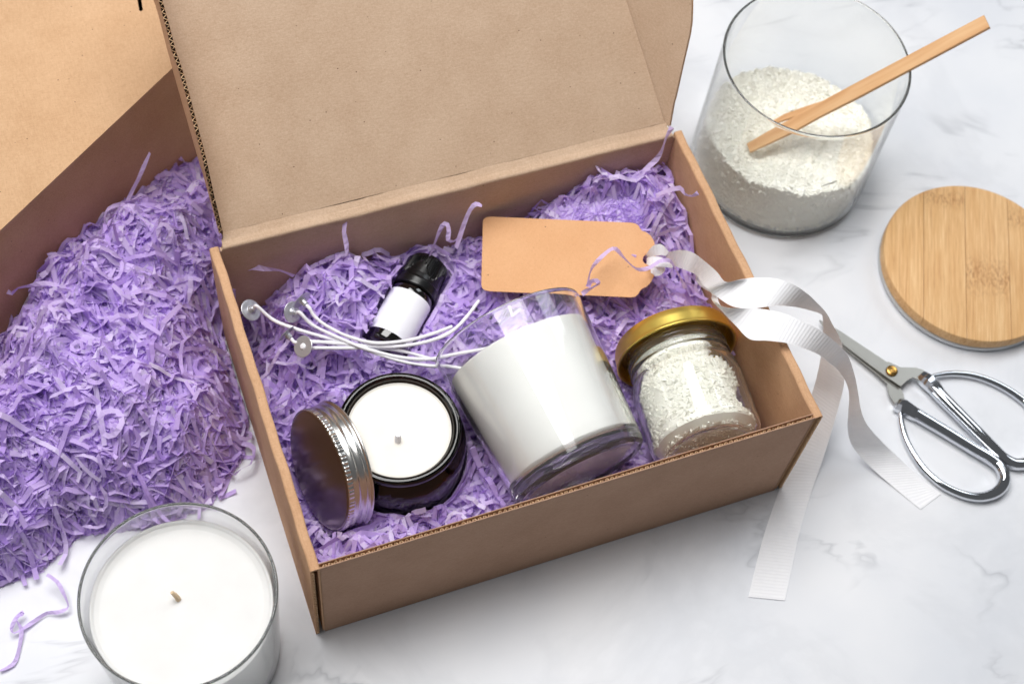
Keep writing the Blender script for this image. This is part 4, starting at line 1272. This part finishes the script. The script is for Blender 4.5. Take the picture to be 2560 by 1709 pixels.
def fill_push(P):
    P = P.copy()
    for a, b, r, nm in OBST:
        ab = b - a; L2 = ab @ ab
        tt_ = ((P - a) @ ab) / L2
        k = (tt_ > 0) & (tt_ < 1)
        c = a + np.clip(tt_, 0, 1)[:, None] * ab; d = P - c; dl = np.linalg.norm(d, axis=1) + 1e-6
        rr_ = r if nm != 'tumbler' else 4.2 + 0.7 * np.clip(tt_, 0, 1)
        k &= dl < rr_
        if nm == 'tumbler': pass
        if nm in ('amber',):
            P = c + d * np.where(k, rr_ / dl, 1.0)[:, None]; continue
        if nm == 'tin':
            P[k] = P[k] - np.array([0, 0, 1.0]) * 9; continue
        h_ = nrm([ab[1], -ab[0], 0]); lat = d @ h_
        sg = np.where(lat >= 0, 1.0, -1.0)
        P2 = c + (sg * rr_ * 1.03)[:, None] * h_ if np.ndim(rr_) else c + (sg * rr_ * 1.03)[:, None] * h_
        P2[:, 2] = np.minimum(P[:, 2], c[:, 2] - 0.15 * (rr_ if np.isscalar(rr_) else 4.4))
        P[k] = P2[k]
    # tag sits on top
    zt = tagz(P[:, 0], P[:, 1]) - 0.25
    k = (P[:, 0] > 14.8) & (P[:, 0] < 26.6) & (P[:, 1] > 15) & (P[:, 1] < 20.6) & (P[:, 2] > zt) & (P[:, 1] < 20.1 + (P[:, 0] - 16.9) * -0.13 + 0.2)
    P[k, 2] = zt[k] - 0.1 * np.abs(np.sin(P[k, 0] * 5))
    P[:, 0] = np.clip(P[:, 0], 0.85, 29.15); P[:, 1] = np.clip(P[:, 1], 0.6, 20.35); P[:, 2] = np.clip(P[:, 2], 0.45, 13)
    return P


def fill_sample(n):
    rg = np.random.default_rng(55 + n)
    x = rg.uniform(0.9, 29.1, 2 * n); y = rg.uniform(0.6, 20.3, 2 * n)
    k = ~((x < 3.2) & (y > 4.2) & (y < 12) & (rg.random(2 * n) < 0.85))
    return x[k][:n], y[k][:n]


rng = np.random.default_rng(202)
ms = [make_strands(3000, fill_sample, fill_surf, rng, push=fill_push, hlo=-2.1, hhi=-0.5),
      make_strands(1500, fill_sample, fill_surf, rng, push=fill_push, hlo=-1.0, hhi=0.35, slope=0.22, kmin=11, kmax=24, curly=0.08, kink=0.09),
      make_strands(800, fill_sample, fill_surf, rng, push=fill_push, hlo=-0.2, hhi=0.45, slope=0.14, kmin=7, kmax=16, curly=0.04, wid=0.31, kink=0.12),
      make_strands(380, fill_sample, fill_surf, rng, push=fill_push, hlo=0.0, hhi=0.9, slope=0.6, kmax=14, curly=0.4)]
gm = grid_mesh(0.65, 29.35, 0.4, 20.45, 90, 64, lambda x, y: np.maximum(fill_surf(x, y) - 1.9, 0.4))
gv = fill_push(gm[0] - np.array([0, 0, 0.0])); gv[:, :2] = gm[0][:, :2]; gv[:, 2] = np.minimum(gv[:, 2], gm[0][:, 2])
ms.append((gv, gm[1], np.full(len(gv), 0.3)))
stuff_obj("shredded_paper", ms, "lavender crinkled paper shred filling the open box", (15, 10, 0.3))


# --- single strands that stand out
def loose(path, zs, label, wid=0.25, roll=0.3, twist=0.0):
    P = catmull([at(u, v, z) for (u, v), z in zip(path, zs)], 2)
    n = len(P); V = []
    vv = nrm(CAM - P.mean(axis=0))
    for i in range(n):
        tn2 = nrm(P[min(i + 1, n - 1)] - P[max(i - 1, 0)])
        s = nrm(np.cross(vv, tn2)); b = np.cross(tn2, s)
        r = roll + twist * i / n + 0.95 * math.sin(i * 0.55 + len(path) * 1.7)
        w_ = math.cos(r) * s + math.sin(r) * b
        V += [P[i] + w_ * wid / 2, P[i] - w_ * wid / 2]
    F = [(2 * i, 2 * i + 1, 2 * i + 3, 2 * i + 2) for i in range(n - 1)]
    o = mesh_obj("paper_strand", V, F, M['shred'], None, smooth=False, loc=P[0], attr=np.full(len(V), 0.6))
    tag(o, label, "paper strand", "loose strands of purple paper")


c3 = lambda x, y: (1100 + x / 2.704, 480 + y / 2.704)
loose([c3(1000, 640), c3(1010, 560), c3(1035, 500), c3(1090, 440), c3(1150, 390), c3(1190, 385), c3(1230, 430), c3(1300, 500), c3(1350, 525), c3(1420, 510), c3(1480, 470), c3(1540, 460), c3(1575, 490), c3(1620, 570), c3(1660, 650)],
      [7.6, 8.0, 8.2, 8.4, 8.4, 8.3, 8.0, 7.8, 7.8, 8.0, 8.2, 8.2, 8.1, 7.4, 6.8], "thin purple strand curling over the kraft tag", 0.26)
loose([c3(960, 690), c3(1000, 660), c3(1040, 640), c3(1070, 620), c3(1060, 600), c3(1020, 605), c3(1000, 640)], [7.0, 7.4, 7.8, 8.1, 8.2, 8.0, 7.6], "short looped purple strand on the lower edge of the kraft tag", 0.3)
loose([(868, 640), (866, 610), (860, 580), (862, 556), (856, 538)], [8.2, 8.8, 9.4, 9.8, 10.2], "upright purple strand before the back wall left of the bottle", 0.3)
loose([(1205, 515), (1190, 510), (1175, 525), (1160, 560), (1140, 620)], [9.2, 9.3, 9.2, 8.6, 7.0], "arched purple strand before the back wall beside the tag corner", 0.3)
loose([(1075, 640), (1090, 600), (1105, 565), (1118, 560), (1122, 580), (1120, 600), (1135, 603), (1150, 590)], [6.2, 7.0, 7.8, 8.0, 7.8, 7.4, 7.4, 7.5], "hooked purple strand above the bottle cap", 0.3)
loose([(1595, 450), (1612, 425), (1640, 400), (1655, 375), (1665, 345), (1680, 318)], [8.6, 9.2, 9.8, 10.4, 10.9, 11.4], "long purple strand rising past the back right corner of the box", 0.34)
loose([(1640, 490), (1665, 478), (1700, 470), (1712, 485), (1730, 490), (1745, 482)], [9.0, 9.6, 10.4, 10.6, 10.7, 10.8], "purple strand curling over the right rim of the box", 0.3)
loose([(592, 775), (586, 735), (590, 700), (606, 678), (632, 668), (662, 672), (700, 676), (735, 690)], [4.0, 5.2, 6.2, 7.0, 7.4, 7.6, 7.6, 7.2], "purple strand arching through the dark back left corner of the box", 0.34)
loose([(375, 382), (358, 420), (345, 450), (322, 495), (300, 560)], [7.4, 6.6, 6.1, 5.5, 5.0], "long purple strand leaning on the dark side of the closed box", 0.27)
loose([(360, 500), (325, 505), (285, 515), (265, 530), (262, 560), (275, 590)], [5.2, 5.8, 6.2, 6.3, 6.0, 5.4], "curled purple strand at the top of the heap by the closed box", 0.27)
loose([(8, 722), (30, 733), (45, 720), (75, 715), (105, 708), (140, 712), (180, 735)], [5.6, 5.7, 5.6, 5.8, 6.0, 6.0, 5.6], "purple strand sticking out at the left end of the heap", 0.30)
s7 = lambda x, y: (x / 2.805, 1150 + y / 2.805)
loose([s7(330, 800), s7(400, 850), s7(440, 920), s7(475, 1000), s7(470, 1040), s7(400, 1065), s7(330, 1070), s7(250, 1120), s7(160, 1180), s7(100, 1210), s7(80, 1180), s7(110, 1110), s7(160, 1060), s7(150, 1080), s7(120, 1090), s7(120, 1130), s7(150, 1180), s7(145, 1260), s7(125, 1360), s7(90, 1430), s7(0, 1475)],
      [1.2, 1.0, .8, .6, .5, .4, .3, .25, .3, .4, .5, .6, .7, .7, .6, .5, .4, .3, .25, .2, .2], "long purple strand trailing onto the marble left of the glass candle", 0.24)
